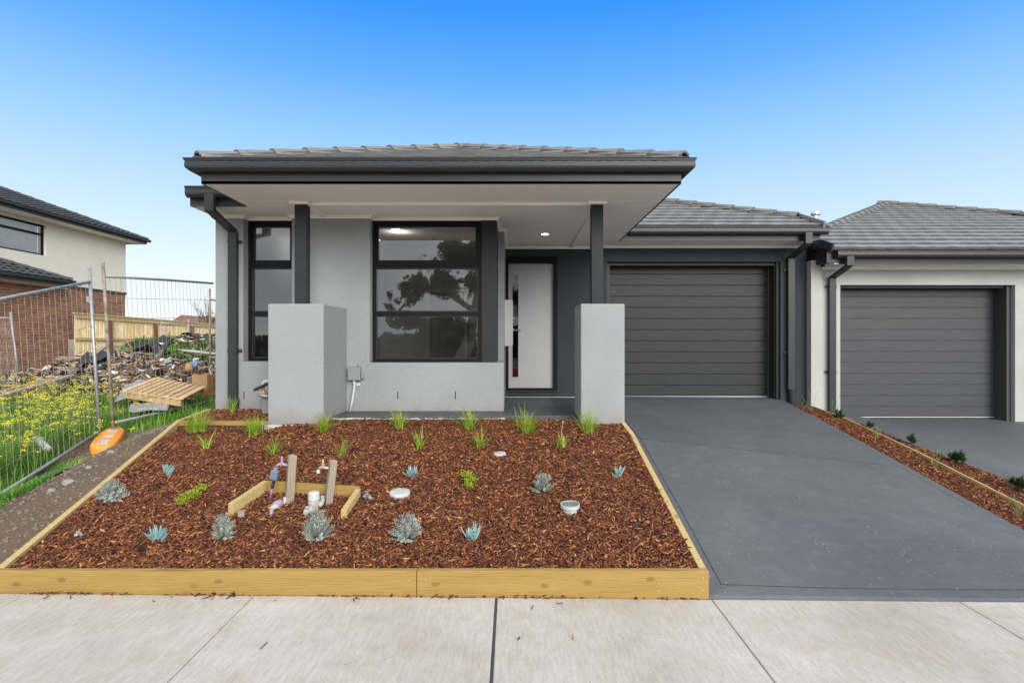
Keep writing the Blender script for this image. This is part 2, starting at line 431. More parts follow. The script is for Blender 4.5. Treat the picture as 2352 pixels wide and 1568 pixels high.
# lot ground: dirt with gravel
m = Mat('vacant_lot_dirt'); g = m.geo()
a = m.noise(g, .8, 5); b_ = m.noise(g, 45, 5, .7); v = m.n('ShaderNodeTexVoronoi'); v.inputs['Scale'].default_value = 28; m.l(g, v.inputs['Vector'])
c = m.ramp(a, [(.35, (0.1016, 0.0648, 0.0402)), (.6, (0.1548, 0.1062, 0.0695)), (.75, (0.2129, 0.1620, 0.1172))])
c = m.mix(.6, c, m.mix(1.0, c, m.ramp(b_, [(.3, (.5,.5,.5)), (.7, (1.4,1.4,1.4))]), 'MULTIPLY'))
m.col(c); m.rough(.95); m.bump(b_, .9, .02); m.bump(v.outputs['Distance'], .5, .02)
M['dirt'] = m.m
M['farground'] = m_plain('grassy_ground', (.09, .13, .04), .95, .3, sc=.3)
M['road_bounce'] = m_plain('pale_bounce_road', (.48, .47, .45), .9, .15, sc=3)  # unseen road, made pale to bounce light up onto the soffit
M['asphalt'] = m_plain('asphalt', (.05, .05, .052), .9, .15, sc=3, bump=.3)

def m_glass(name, refl=1.55, tint=(.93, .95, .95)):
    m = Mat(name); t = m.t; t.nodes.remove(m.b)
    tr = m.n('ShaderNodeBsdfTransparent'); tr.inputs[0].default_value = (*tint, 1)
    gl = m.n('ShaderNodeBsdfGlossy'); gl.inputs['Roughness'].default_value = .0
    fr = m.n('ShaderNodeFresnel'); fr.inputs['IOR'].default_value = refl
    ms = m.n('ShaderNodeMixShader')
    m.l(fr.outputs[0], ms.inputs[0]); m.l(tr.outputs[0], ms.inputs[1]); m.l(gl.outputs[0], ms.inputs[2]); m.l(ms.outputs[0], m.o.inputs[0])
    return m.m
M['glass'] = m_glass('window_glass', 2.6, (.60, .62, .64))
M['clear'] = m_glass('clear_glass', 1.45, (.93, .94, .95))
M['dglass'] = m_glass('door_glass', 1.9, (.25, .26, .27))
m = Mat('lit_downlight'); m.b.inputs['Emission Color'].default_value = (1, .93, .78, 1); m.b.inputs['Emission Strength'].default_value = 6; m.col((.9,.9,.85)); M['lamp'] = m.m

# ================================================================== levels of the land
def lerp_tab(tab, t):
    if t <= tab[0][0]: return tab[0][1]
    for (a0, b0), (a1, b1) in zip(tab, tab[1:]):
        if t <= a1: return b0 + (b1-b0)*(t-a0)/(a1-a0)
    return tab[-1][1]
def sstep(a, b, t):
    t = min(1, max(0, (t-a)/(b-a))); return t*t*(3-2*t)
from mathutils import noise as mnoise
def bed_z(x, y):            # mulch surface of the front garden bed
    if y < 5.95: z = .155 + .2496*(y-3.546) - (.055*sstep(5.45, 5.85, y)*sstep(-2.3, -2.6, x))
    else: z = .755 - .1*max(0, y-5.95)
    return z
def on_bed(px, py):
    y = 2.34/(.2496+(py-784)/FPX)
    return X(px, y), y, bed_z(0, y)
def path_z(x): return .008 - .0085*x
DL = [(3.5, .0), (4.5, .27), (5.92, .60), (7.0, .685), (8.2, .712), (9.6, .718)]
DR = [(3.5, -.030), (4.3, .0), (5.05, .112), (6.1, .285), (7.3, .48), (8.3, .62), (8.75, .69), (9.6, .715)]
def drive_z(x, y):
    a, b = lerp_tab(DL, y), lerp_tab(DR, y)
    if y > 8.6: k = sstep(4.0, 4.25, x)*0.5
    else: k = (x-1.24)/(4.25-1.24)
    k = (x-1.24)/(4.25-1.24)
    return a + (b-a)*k
STR = [(3.4, -.05), (4.3, .0), (5.05, .107), (6.09, .287), (7.32, .483), (7.81, .53), (8.7, .60), (30, .7)]
def strip_z(y): return lerp_tab(STR, y) - .012
def on_strip(px, py):
    y = (1.61+.726)/(.165+(py-784)/FPX); return X(px, y), y, strip_z(y)
LOT = [(2.0, -.06), (3.5, -.05), (4.6, -.04), (5.5, .0), (6.2, .16), (7.2, .36), (9.0, .46), (12, .62), (16, .72), (22, .8), (40, .95)]
NEAR = [(2.0, -.02), (3.5, .01), (4.6, .27), (5.95, .62), (6.8, .66), (9, .56), (12, .66), (16, .76), (40, .95)]
def lot_z(x, y):
    k = sstep(-5.3, -3.75, x)
    z = lerp_tab(LOT, y)*(1-k) + lerp_tab(NEAR, y)*k
    z += .045*mnoise.noise((x*.8, y*.8, 1.7))*(1-k) + .014*mnoise.noise((x*4, y*4, .3)) + .006*mnoise.noise((x*13, y*13, .9))
    return z
def on_lot(px, py):
    lo, hi = 2.5, 60.0
    y = lo
    while y < hi:
        if EYE - (py-784)*y/FPX < lot_z(X(px, y), y): break
        y += .05
    return X(px, y), y, lot_z(X(px, y), y)

# ================================================================== SETTING
def grid(name, xs, ys, fz, mat, kind='structure', skirt=0, parent=None):
    nx, ny = len(xs), len(ys)
    V = [(x, y, fz(x, y)) for y in ys for x in xs]
    F = [(j*nx+i, j*nx+i+1, (j+1)*nx+i+1, (j+1)*nx+i) for j in range(ny-1) for i in range(nx-1)]
    mb = MB().add(V, F)
    if skirt:
        rim = [j for j in range(nx)] + [k*nx+nx-1 for k in range(1, ny)] + [(ny-1)*nx+i for i in range(nx-2, -1, -1)] + [k*nx for k in range(ny-2, 0, -1)]
        b0 = len(mb.v); mb.v += [(mb.v[i][0], mb.v[i][1], mb.v[i][2]-skirt) for i in rim]
        n = len(rim)
        mb.f += [(rim[k], rim[(k+1) % n], b0+(k+1) % n, b0+k) for k in range(n)]
    o = mb.obj(name, mat, parent, smooth=not skirt)
    if kind: o['kind'] = kind
    return o
def fr(a, b, s): n = max(1, int(round((b-a)/s))); return [a+(b-a)*i/n for i in range(n+1)]

tag(box('ground', M['farground'], -600, 600, -600, 900, -.6, -.16), kind='structure')
grid('vacant_lot', [-40, -30, -24] + fr(-20, -9, .4)[:-1] + fr(-9, -3.2, .07), fr(1.5, 9, .07) + fr(9.3, 20, .3) + [22, 25, 30, 36, 42], lot_z, M['dirt'])
tag(box('verge', M['rawconc'], -60, 60, -2.2, 1.88, -.16, -.03), kind='structure')  # out of view; pale surface chosen to reflect light up under the porch
tag(box('road', M['road_bounce'], -80, 80, -9.0, -2.36, -.16, -.13), kind='structure')
tag(box('kerb', M['rawconc'], -80, 80, -2.36, -2.2, -.16, -.01), kind='structure')

# footpath of cast slabs
jx = [-7.6, -6.0, -4.5, -3.04, -1.616, -.0985, 1.25, 2.80, 4.3, 5.8, 7.4]
fp = tag(box('footpath', M['rawconc'], -7.6, 7.4, 1.9, 3.49, -.16, -.075), kind='structure')
for i in range(len(jx)-1):
    g0 = .008 if i == 5 else .003
    g1 = .008 if i == 4 else .003
    x0, x1 = jx[i]+g0, jx[i+1]-g1
    mb = MB(); xs = [x0, x1]; th = .05
    V = [(x0, 1.9, path_z(x0)-.01), (x1, 1.9, path_z(x1)-.01), (x1, 3.49, path_z(x1)), (x0, 3.49, path_z(x0))]
    V = [(a, b, c-th) for a, b, c in V] + V
    mb.add(V, [(0,3,2,1),(4,5,6,7),(0,1,5,4),(1,2,6,5),(2,3,7,6),(3,0,4,7)])
    mb.obj('slab', M['path'], fp, bevel=.006)
MB().add([(jx[5]-.0078, 1.9, .0-.004), (jx[5]+.0078, 1.9, .0-.004), (jx[5]+.0078, 3.488, .004), (jx[5]-.0078, 3.488, .004),
          (jx[5]-.0078, 1.9, -.07), (jx[5]+.0078, 1.9, -.07), (jx[5]+.0078, 3.488, -.07), (jx[5]-.0078, 3.488, -.07)],
         [(0,1,2,3),(4,7,6,5),(0,4,5,1),(1,5,6,2),(2,6,7,3),(3,7,4,0)]).obj('joint_filler', M['asphalt'], fp)

# driveways
def dz_main(x, y): return drive_z(x, y)
drv = grid('driveway', fr(1.243, 4.25, .1), [3.5, 3.53] + fr(3.56, 9.5, .1), lambda x, y: dz_main(x, y) - (.02 if y < 3.52 else 0), M['drive'], skirt=.12)
def groove(pts, wd, parent, zf):
    mb = MB()
    P = [Vector((p[0], p[1], zf(p[0], p[1])+.0035)) for p in pts]
    for a_, b_2 in zip(P, P[1:]):
        d = (b_2-a_).normalized(); s_ = Vector((-d.y, d.x, 0)).normalized()*wd/2
        mb.add([a_-s_, b_2-s_, b_2+s_, a_+s_], [(0,1,2,3)])
    return mb.obj('tooled_joint', M['blackp'], parent)
groove([(x, 3.62+.012*math.sin(x*2.1)) for x in fr(1.36, 4.24, .1)], .004, drv, dz_main)
groove([(1.36, y) for y in fr(3.62, 6.6, .1)], .004, drv, dz_main)
groove([(x, 5.92+.02*(x-2)) for x in fr(1.36, 4.15, .1)], .005, drv, dz_main)
groove([(4.14, y) for y in fr(5.0, 8.0, .1)], .003, drv, dz_main)
def nd_z(x, y): return lerp_tab([(3.4, -.07), (4.3, -.03), (5.05, .08), (6.1, .22), (7.3, .31), (8.3, .35), (9.4, .36)], y) + .10*sstep(5.3, 4.6, x)*0
def nd_left(y): return lerp_tab([(3.4, 5.45), (4.6, 5.26), (5.5, 5.08), (6.66, 4.82), (7.4, 4.72), (8.6, 4.70)], y)
ys = fr(3.5, 9.3, .15)
mb = MB(); nxs = 28
V = []
for y in ys:
    l_ = nd_left(y)
    for i in range(nxs+1):
        t = i/nxs; x = l_ + (9.4-l_)*t
        z = nd_z(x, y)*sstep(0, .28, t) + min(strip_z(y)-.0, nd_z(x, y)+.16)*(1-sstep(0, .28, t))
        V.append((x, y, z))
mb.add(V, [(j*(nxs+1)+i, j*(nxs+1)+i+1, (j+1)*(nxs+1)+i+1, (j+1)*(nxs+1)+i) for j in range(len(ys)-1) for i in range(nxs)])
tag(mb.obj('neighbour_driveway', M['drive'], smooth=True), kind='structure')

# porch slab (falls gently to the door wall)
mb = MB()
x0, x1 = -1.985, 1.20
def pz(y): return .79 - .07*(y-6.2)/(8.88-6.2)
V = [(x0, 6.14, .60), (x1, 6.14, .60), (x1, 9.2, .60), (x0, 9.2, .60), (x0, 6.14, pz(6.14)), (x1, 6.14, pz(6.14)), (x1, 9.2, pz(9.2)), (x0, 9.2, pz(9.2))]
mb.add(V, [(0,3,2,1),(4,5,6,7),(0,1,5,4),(1,2,6,5),(2,3,7,6),(3,0,4,7)])
pf = tag(mb.obj('porch_floor', M['porch'], bevel=.006), kind='structure')
mb = MB()
for i in range(60):     # rough unpainted slab edge
    xa = x0+.01+(x1-x0-.02)*i/60; xb = x0+.01+(x1-x0-.02)*(i+1)/60
    top = .772 - .012*random.random() - (.02 if xa > -.1 else 0)
    mb.box(xa, xb, 6.118+.008*random.random(), 6.139, .60, top)
mb.obj('slab_edge', M['rawconc'], pf)

# soil sheets under the mulch
def left_edge(y): return lerp_tab([(3.5, -3.235), (5.95, -3.56), (6.9, -3.62)], y)
mb = MB(); ys = fr(3.548, 5.96, .1); V = []
for y in ys:
    for i in range(41):
        x = left_edge(y) + (1.195-left_edge(y))*i/40
        V.append((x, y, bed_z(x, y) - .012 + .01*mnoise.noise((x*3, y*3, 0))))
mb.add(V, [(j*41+i, j*41+i+1, (j+1)*41+i+1, (j+1)*41+i) for j in range(len(ys)-1) for i in range(40)])
mb.add([(-2.6, 5.955, .742), (1.19, 5.955, .742), (1.19, 6.14, .735), (-2.6, 6.14, .735)], [(0,1,2,3)])
mb.add([(-3.60, 5.97, .735), (-2.56, 5.97, .735), (-2.56, 6.72, .78), (-3.64, 6.72, .78)], [(0,1,2,3)])
tag(mb.obj('garden_soil', M['soil'], smooth=True), kind='structure')
mb = MB(); ys = fr(3.5, 8.8, .15); V = []
for y in ys:
    for xx in (4.252, 4.45, 4.66, nd_left(y)-.0):
        V.append((xx, y, strip_z(y)-.006))
mb.add(V, [(j*4+i, j*4+i+1, (j+1)*4+i+1, (j+1)*4+i) for j in range(len(ys)-1) for i in range(3)])
tag(mb.obj('strip_soil', M['soil']), kind='structure')

# ------------------------------------------------------------------ bark chips
def chip_cloud(name, XY, fz, mat, slope=(0, .2496), lmin=.010, lmax=.036):
    n = len(XY); x, y = XY[:, 0], XY[:, 1]
    z = np.array([fz(a, b) for a, b in XY]) + rng.uniform(-.004, .016, n)
    L = rng.gamma(3.4, .0092, n).clip(lmin, .10)/2; W = (rng.uniform(.0030, .0085, n)).clip(0, L); T = rng.uniform(.0008, .0022, n)
    th = rng.uniform(0, 2*np.pi, n); pit = rng.normal(0, .28, n); rol = rng.normal(0, .5, n)
    d = np.stack([np.cos(th)*np.cos(pit), np.sin(th)*np.cos(pit), np.sin(pit) + np.sin(th)*slope[1]], 1)
    d /= np.linalg.norm(d, axis=1)[:, None]
    up = np.tile(np.array([0, -slope[1], 1.0]), (n, 1)); up /= np.linalg.norm(up, axis=1)[:, None]
    s = np.cross(d, up); s /= np.linalg.norm(s, axis=1)[:, None]; u = np.cross(s, d)
    s2 = s*np.cos(rol)[:, None] + u*np.sin(rol)[:, None]; u2 = -s*np.sin(rol)[:, None] + u*np.cos(rol)[:, None]
    C = np.stack([x, y, z], 1)
    cs = []
    for (a, b, c, tw) in ((-1,-.6,-1,0),(.9,-.4,-1,0),(1,.5,-1,0),(-.8,.9,-1,0),(-1,-.6,1,0),(.9,-.4,1,0),(1,.5,1,0),(-.8,.9,1,0)):
        j = 1 + rng.uniform(-.3, .3, n)
        cs.append(C + d*(L*a*j)[:, None] + s2*(W*b*(1+rng.uniform(-.3,.3,n)))[:, None] + u2*(T*c)[:, None])
    V = np.stack(cs, 1).reshape(-1, 3)
    q = np.array([(4,5,6,7),(0,1,5,4),(1,2,6,5),(2,3,7,6),(3,0,4,7)])
    F = (q[None] + (np.arange(n)*8)[:, None, None]).reshape(-1, 4)
    tint = np.repeat(rng.beta(1.15, 1.6, n), 8)
    return np_mesh(name, V, F, None, mat, {'tint': tint})
def scatter(n, x0, x1, y0, y1, ok):
    P = np.stack([rng.uniform(x0, x1, int(n)), rng.uniform(y0, y1, int(n))], 1)
    return P[np.array([ok(a, b) for a, b in P])]
def in_bed(x, y):
    if y < 5.93: return left_edge(y)+.045 < x < 1.185
    return -1.98 < x < .70 and y < 6.12
def in_back(x, y): return left_edge(y)+.04 < x < -2.57 and 5.98 < y < 6.67
XY = scatter(98000, -3.65, 1.19, 3.55, 6.13, in_bed)
o = chip_cloud('bark_mulch', XY, lambda a, b: bed_z(a, b)+.012*mnoise.noise((a*3, b*3, 5)), M['chip'])
tag(o, 'red-brown bark mulch filling the front garden bed', 'mulch', kind='stuff')
XY = scatter(7500, -3.65, -2.5, 5.95, 6.7, in_back)
o = chip_cloud('bark_mulch', XY, lambda a, b: .735+.055*(b-5.97)/.72, M['chip'], (0, .06))
tag(o, 'bark mulch in the small back bed behind the left pier', 'mulch', kind='stuff')
XY = scatter(34000, 4.25, 5.4, 3.6, 8.75, lambda x, y: x < nd_left(y)-.01 and not (4.615 < x < 4.665) and x > 4.255)
o = chip_cloud('bark_mulch', XY, lambda a, b: strip_z(b), M['chip'], (0, .16))
tag(o, 'bark mulch in the narrow strip between the two driveways', 'mulch', kind='stuff')
# stray chips on the footpath
XYd = np.stack([rng.choice([-2.6, -1.9, -1.75, -.9, .2, .9, -2.9, -.3], 260) + rng.normal(0, .16, 260), 3.492 - np.abs(rng.normal(0, .007, 260))], 1)
o = chip_cloud('bark_mulch', XYd, lambda a, b: path_z(a)-.006, M['chip'], (0, 0), .006, .012)
tag(o, 'fine bark crumbs gathered along the foot of the front pine board', 'mulch', kind='stuff')
XY = np.array([[X(p, 3.4), y] for p, y in ((100, 3.42), (150, 3.44), (250, 3.43), (354, 3.40), (632, 3.39), (812, 3.41), (385, 3.44), (820, 3.42), (470, 3.45), (480, 3.44), (500, 3.45), (515, 3.45), (525, 3.46), (1222, 3.36), (1285, 3.4), (1300, 3.02), (1190, 2.98), (690, 2.9))])
o = chip_cloud('bark_mulch', XY, lambda a, b: path_z(a)+.003, M['chip'], (0, 0), .02, .03)
tag(o, 'a few stray bark chips fallen on the footpath', 'mulch', kind='stuff')

# ================================================================== timber edging
def board(name, a, b, th, h, mat, parent, up_extra=0):
    """board on edge: a,b = top-centre points; th = thickness; h = height"""
    a, b = Vector(a), Vector(b); d = (b-a); s = Vector((-d.y, d.x, 0)).normalized()*th/2
    z = Vector((0, 0, h))
    V = [a-s-z, b-s-z, b+s-z, a+s-z, a-s, b-s, b+s, a+s]
    return MB().add(V, [(0,3,2,1),(4,5,6,7),(0,1,5,4),(1,2,6,5),(2,3,7,6),(3,0,4,7)]).obj(name, mat, parent, bevel=.003)
e = empty('garden_edging', (0, 3.52, 0), 'long yellow pine board edging along the footpath at the front of the bed', 'garden edging')
board('board', (-3.285, 3.523, .170), (-.601, 3.523, .171), .046, .165, M['pinex'], e)
board('board', (-.597, 3.523, .171), (1.237, 3.523, .171), .046, .18, M['pinex'], e)
mb = MB()
for (px, py) in ((154, 1353-20), (940, 1352-20), (978, 1331), (1512/2.2615/1.6327+1102.5, 1340), (1614, 1327), (1614, 1355), (1512/2.2615/1.6327+1102.5, 1356)):
    mb.lathe((X(px, 3.5), 3.5, Z(py, 3.5)), [(.006, 0), (.006, .0025), (.003, .003)], 10, (0, -1, 0))
mb.obj('screw_head', M['galv'], e)
e = empty('garden_edging', (1.21, 3.6, 0), 'pale pine board edging between the mulch bed and the main driveway', 'garden edging')
board('board', (1.213, 3.548, .171), (1.207, 5.62, .171+.2496*2.07), .046, .17, M['piney'], e)
board('board', (1.206, 5.624, .690), (1.165, 5.845, .765), .046, .15, M['piney'], e)
e = empty('garden_edging', (-3.3, 3.6, 0), 'pale pine board edging along the vacant lot on the left of the bed', 'garden edging')
board('board', (-3.262, 3.55, .172), (-3.42, 4.83, .172+.2463*1.28), .046, .16, M['piney'], e)
board('board', (-3.421, 4.834, .172+.2463*1.284), (-3.575, 5.97, .766), .046, .16, M['piney'], e)
board('board', (-3.577, 5.975, .767), (-3.64, 6.70, .80), .046, .15, M['piney'], e)
e = empty('garden_edging', (-3, 5.95, .7), 'short pine cross board running from the left pier to the lot edging', 'garden edging')
board('board', (-3.548, 5.953, .765), (-2.565, 5.953, .760), .044, .12, M['pinex'], e)
# divider strip between the driveways
e = empty('garden_edging', (4.64, 6, 0), 'thin low pine divider strip between the two driveways', 'garden edging')
for y0, y1 in ((3.7, 5.0), (5.004, 6.4), (6.404, 7.75), (7.754, 8.66)):
    board('board', (4.64, y0, strip_z(y0)+.035), (4.64, y1, strip_z(y1)+.035), .022, .09, M['piney'], e)
# box frame round the water services
e = empty('timber_surround', (-1.6, 4.3, .35), 'three-sided pine frame around the garden taps and water meter', 'timber frame')
A = (X(529, 4.16), 4.16, Z(1156, 4.16)); B = (X(608, 4.50), 4.50, Z(1104, 4.50)); Cc = (X(820, 4.46), 4.46, Z(1117, 4.46)); D = (X(789, 4.12), 4.12, Z(1171, 4.12))
board('board', A, (B[0]-.0, B[1]+.02, B[2]), .046, .13, M['piney'], e)
board('board', (B[0]+.03, B[1], B[2]), (Cc[0]+.02, Cc[1], Cc[2]), .040, .14, M['pinex'], e)
board('board', (Cc[0]+.016, Cc[1]-.03, Cc[2]-.008), D, .044, .13, M['piney'], e)
MB().obox((X(555, 4.14), 4.14, Z(1172, 4.14)-.06), (.022, .006, 0), (-.006, .022, 0), (0, 0, .06)).obj('peg', M['oldwood'], e, bevel=.002)

# ================================================================== roof tile helpers
def tile_mesh(wd=.30, ln=.37, seg=10, amp=.007, th=.036):
    """one interlocking concrete tile, u across, v up the slope, origin at lower-left corner"""
    def prof(t): return amp*(.5-.5*math.cos(2*math.pi*t)) + (.004 if t > .93 else 0)
    V = []; F = []
    for i in range(seg+1):
        t = i/seg; h = prof(t)
        V += [(t*wd, .020, .002+h), (t*wd, .0, .008+th+h), (t*wd, ln, .008+h*.9)]  # undercut added to the butt face so course edges fall into shade
    for i in range(seg):
        a = i*3; b = a+3
        F += [(a, b, b+1, a+1), (a+1, b+1, b+2, a+2)]
    F += [(0, 1, 2), (seg*3, seg*3+2, seg*3+1)]
    return V, F
def tiled_plane(roof, o3, udir, vdir, ndir, gauge, wd, rows, ucount, inside, clips, mat, name='tile', limit=300, maxlen=None):
    """lays tiles on a plane; inside(u, v) tells whether a tile centre counts; clips = planes (point, normal) in world that cut"""
    base = MB().add(*tile_mesh(wd)).mesh(name, mat)
    Mx = Matrix((udir, vdir, ndir)).transposed().to_4x4()
    objs = 0
    for r in range(rows):
        off = 0 if r % 2 == 0 else wd*.5
        for c in range(-1, ucount+1):
            u0, v0 = c*wd+off, r*gauge
            P = o3 + udir*u0 + vdir*v0
            Mw = Mx.copy(); Mw.translation = P
            cor = [P + udir*a + vdir*b for a in (0, wd) for b in (0, gauge)]
            sides = []
            cut = False; drop = False
            for (cp, cn) in clips:
                ds = [(q-cp).dot(cn) for q in cor]
                if max(ds) <= .01: drop = True; break
                if min(ds) < -.001 or min((P+udir*a+vdir*(gauge+.06)-cp).dot(cn) for a in (0, wd)) < 0: cut = True
            if drop: continue
            if cut:
                bm = bmesh.new(); bm.from_mesh(base); bm.transform(Mw)
                for (cp, cn) in clips:
                    g_ = bm.verts[:] + bm.edges[:] + bm.faces[:]
                    bmesh.ops.bisect_plane(bm, geom=g_, plane_co=cp, plane_no=cn, clear_inner=True)
                if len(bm.faces) == 0: bm.free(); continue
                bm.transform(Mw.inverted())
                me = bpy.data.meshes.new(name); bm.to_mesh(me); bm.free()
                if not me.materials: me.materials.append(mat)
            else: me = base
            ob = bpy.data.objects.new(name, me); COL.objects.link(ob); ob.parent = roof
            Mj = Mw.copy()
            ob.matrix_world = Mj
            L = Vector((0,0,0)); p = roof
            while p is not None: L += p.location; p = p.parent
            eul = Mj.to_euler()
            ob.location = P - L + ndir*random.uniform(-.001, .0015); ob.rotation_euler = eul
            objs += 1
    return objs
def cap_mesh(ln=.42, wd=.120, h=.050, th=.020, mat=None):
    """ridge cap: angular, laid along +x; low end at x=0 stands proud"""
    pr = [(-wd, -.035), (-.055, h*.75), (0, h), (.055, h*.75), (wd, -.035)]
    V = []
    for x, lift in ((0, .022), (ln, .0)):
        V += [(x, a*(1.08 if x == 0 else .96), b+lift) for a, b in pr]
        V += [(x, a*.86*(1.08 if x == 0 else .96), b+lift-th) for a, b in pr]
    F = []
    for i in range(4):
        F += [(i, i+1, 10+i+1, 10+i), (5+i, 15+i, 15+i+1, 5+i+1), (i, 5+i, 5+i+1, i+1), (10+i, 10+i+1, 15+i+1, 15+i)]
    F += [(0, 10, 15, 5), (4, 9, 19, 14)]
    return MB().add(V, F)
def caps(parent, a, b, mat, gauge=.365, name='ridge_tile', mortar=True, lift=.012):
    """ridge caps from the low point a up to the high point b"""
    a, b = Vector(a), Vector(b); d = b-a; L = d.length; d.normalize()
    s = Vector((0,0,1)).cross(d).normalized(); n = d.cross(s).normalized()
    Mx = Matrix((d, s, n)).transposed().to_4x4(); eul = Mx.to_euler()
    me = cap_mesh().mesh(name, mat)
    Lc = Vector((0,0,0)); p = parent
    while p is not None: Lc += p.location; p = p.parent
    k = int(L/gauge)
    for i in range(k+1):
        o = bpy.data.objects.new(name, me); COL.objects.link(o); o.parent = parent
        o.location = a + d*gauge*i + n*(lift-.004) - Lc
        o.rotation_euler = eul
        o.rotation_euler.rotate_axis('X', random.uniform(-.02, .02))
    if mortar:
        mb = MB()
        P = [a + n*(lift-.02), b + n*(lift-.02)]
        mb.obox((P[0]+P[1])/2, d*L/2, s*.105, n*.028)
        mb.obj('pointing', M['mortar'], parent)

GUT = [(.0, .0), (.03, -.012), (.07, -.012), (.098, .012), (.104, .03), (.100, .075), (.108, .082), (.108, .092), (.116, .098), (.112, .104), (.098, .104), (.092, .096), (.09, .03), (.065, .006), (.004, .012)]
def gutter(parent, path, z, mat=None):
    mb = MB().sweep([(o_, z+q) for o_, q in GUT], path)
    g_ = mb.obj('gutter', mat or M['metal'], parent)
    # overflow slots
    sl_ = MB()
    P = [Vector((p[0], p[1])) for p in path]
    best = max(range(len(P)-1), key=lambda i: abs((P[i+1]-P[i]).x))
    a, b = P[best], P[best+1]; d = (b-a).normalized(); nrm = Vector((d.y, -d.x)); L = (b-a).length
    t = .12
    while t < L-.1:
        q = a + d*t + nrm*.1062; sl_.obox((q.x, q.y, z+.080), (d.x*.026, d.y*.026, 0), (nrm.x*.0016, nrm.y*.0016, 0), (0, 0, .0035)); t += .105
    sl_.obj('overflow_slots', M['black'], g_)
    return g_
FAS = [(0, 0), (.016, 0), (.016, .026), (.012, .029), (.012, .033), (.018, .036), (.018, .048), (.013, .051), (.013, .055), (.018, .058), (.018, .125), (.0, .125)]
def fascia(parent, path, z, h=.125):
    k = h/.125
    return MB().sweep([(o_, z+q*(k if q > .058 else 1)) for o_, q in FAS], path).obj('fascia', M['metal'], parent)
CORN = [(0, 0), (-.034, 0), (-.034, -.008), (-.026, -.016), (-.012, -.030), (-.006, -.038), (0, -.038)]
def cornice(parent, path, z, name='cornice'):
    """scotia under a soffit; path runs with the wall on its left, room side on the right"""
    return MB().sweep([(-o_, z+q) for o_, q in CORN], path).obj(name, M['trim'], parent)

# ================================================================== MAIN HOUSE
H = empty('house', (0, 6.7, .7), 'new single-storey grey rendered house with charcoal porch posts and a tiled roof, in the centre', 'house')
ZS = 3.12            # soffit level
YW, YF, YD, YG = 6.68, 6.80, 8.88, 8.81
# --- walls
mb = MB()
mb.box(-3.554, -3.221, YW, 6.98, .55, ZS)                       # left corner
mb.box(-3.221, -2.640, YW, 6.98, .55, 1.371)                    # below the narrow window
mb.box(-2.640, -1.705, YW, 6.98, .55, ZS)                       # between the windows
mb.box(-1.705, -.099, YW, 6.98, .55, 1.358)                     # below the wide window
mb.box(-.300, -.099, 6.98, 7.48, .55, 1.358)
mb.box(-.300, -.105, 7.48, 9.05, .55, ZS)                       # return beside the door
mb.box(-3.554, -3.30, 6.98, 18.0, .55, ZS)
wl = mb.obj('wall', M['light'], H); wl['label'] = 'light grey rendered wall'
mb = MB()
for px in (560.5, 913.5, 1046):                                  # weep slots
    x = X(px, YW); mb.box(x-.005, x+.005, YW-.0015, YW+.01, Z(916, YW), Z(899, YW))
mb.obj('weep_slot', M['black'], H)
mb = MB()
mb.box(.722, 1.30, YD, 9.12, .5, ZS); mb.box(-.105, .722, YD, 9.12, 2.965, ZS); mb.box(-.105, .722, YD, 9.12, .5, .826)
mb.box(1.30, 1.50, YG, 9.12, .5, ZS); mb.box(1.50, 4.244, YG, 9.06, 2.872, ZS); mb.box(4.244, 4.655, YG, 9.12, .5, ZS)
mb.box(4.40, 4.655, 9.12, 18.0, .5, ZS)
wd_ = mb.obj('wall', M['char'], H); wd_['label'] = 'charcoal rendered entry and garage wall'
box('base_joint', M['rawconc'], -.10, 1.30, YD-.006, YD, .716, .728, H)
# --- piers and posts
for x0, x1, y1 in ((-2.564, -1.979, 6.676), (.722, 1.184, 6.42)):
    box('pier', M['pier'], x0, x1, 5.85, y1, .66, 2.006, H, bevel=.012)
box('pier_footing', M['rawconc'], -2.60, -1.95, 5.835, 6.1, .60, .735, H, bevel=.01)
for x0, x1 in ((-2.350, -2.225), (.861, .986)):
    p_ = box('post', M['metal2'], x0, x1, 6.02, 6.145, 2.007, 3.092, H, bevel=.003)
    MB().box(x0-.045, x1+.035, 5.975, 6.012, 3.085, 3.118).obj('post_collar', M['trim'], p_, bevel=.002)
# --- soffit and ceiling sheets
S = MB()
S.box(-2.958, 1.602, 5.358, 5.975, ZS, ZS+.012)
S.box(-2.958, -2.255, 5.981, 6.9, ZS, ZS+.012)
S.box(-3.60, -2.962, 6.252, 6.9, ZS, ZS+.012)
S.box(.945, 1.602, 5.981, 8.195, ZS, ZS+.012)
S.box(.945, 1.602, 8.20, 8.93, ZS, ZS+.012); S.box(1.606, 2.42, 8.372, 8.93, ZS, ZS+.012); S.box(2.425, 4.56, 8.372, 8.93, ZS, ZS+.012)
S.obj('soffit', M['soffit'], H)
box('porch_ceiling', M['soffit'], -2.251, .94, 5.981, 9.0, ZS+.002, ZS+.014, H)
S = MB()
S.box(-2.95, -2.36, 5.973, 5.983, ZS-.003, ZS-.0005); S.box(1.03, 1.60, 5.973, 5.983, ZS-.003, ZS-.0005)
S.box(.99, 1.602, 8.193, 8.203, ZS-.003, ZS-.0005); S.box(2.418, 2.428, 8.38, 8.78, ZS-.003, ZS-.0005)
S.obj('soffit_joiner', M['trim'], H)
bead = MB()
bead.box(-2.22, .858, 6.060, 6.100, ZS-.030, ZS+.001); bead.box(-2.22, .858, 6.100, 6.118, ZS-.014, ZS+.001)
bead.box(-2.275, -2.24, 6.15, YW-.003, ZS-.028, ZS+.001); bead.box(.925, .962, 6.15, YD-.004, ZS-.028, ZS+.001)
bead.obj('ceiling_bead', M['trim'], H)
cornice(H, [(-3.60, YW), (-3.221, YW), (-3.221, YF), (-2.64, YF)], ZS)
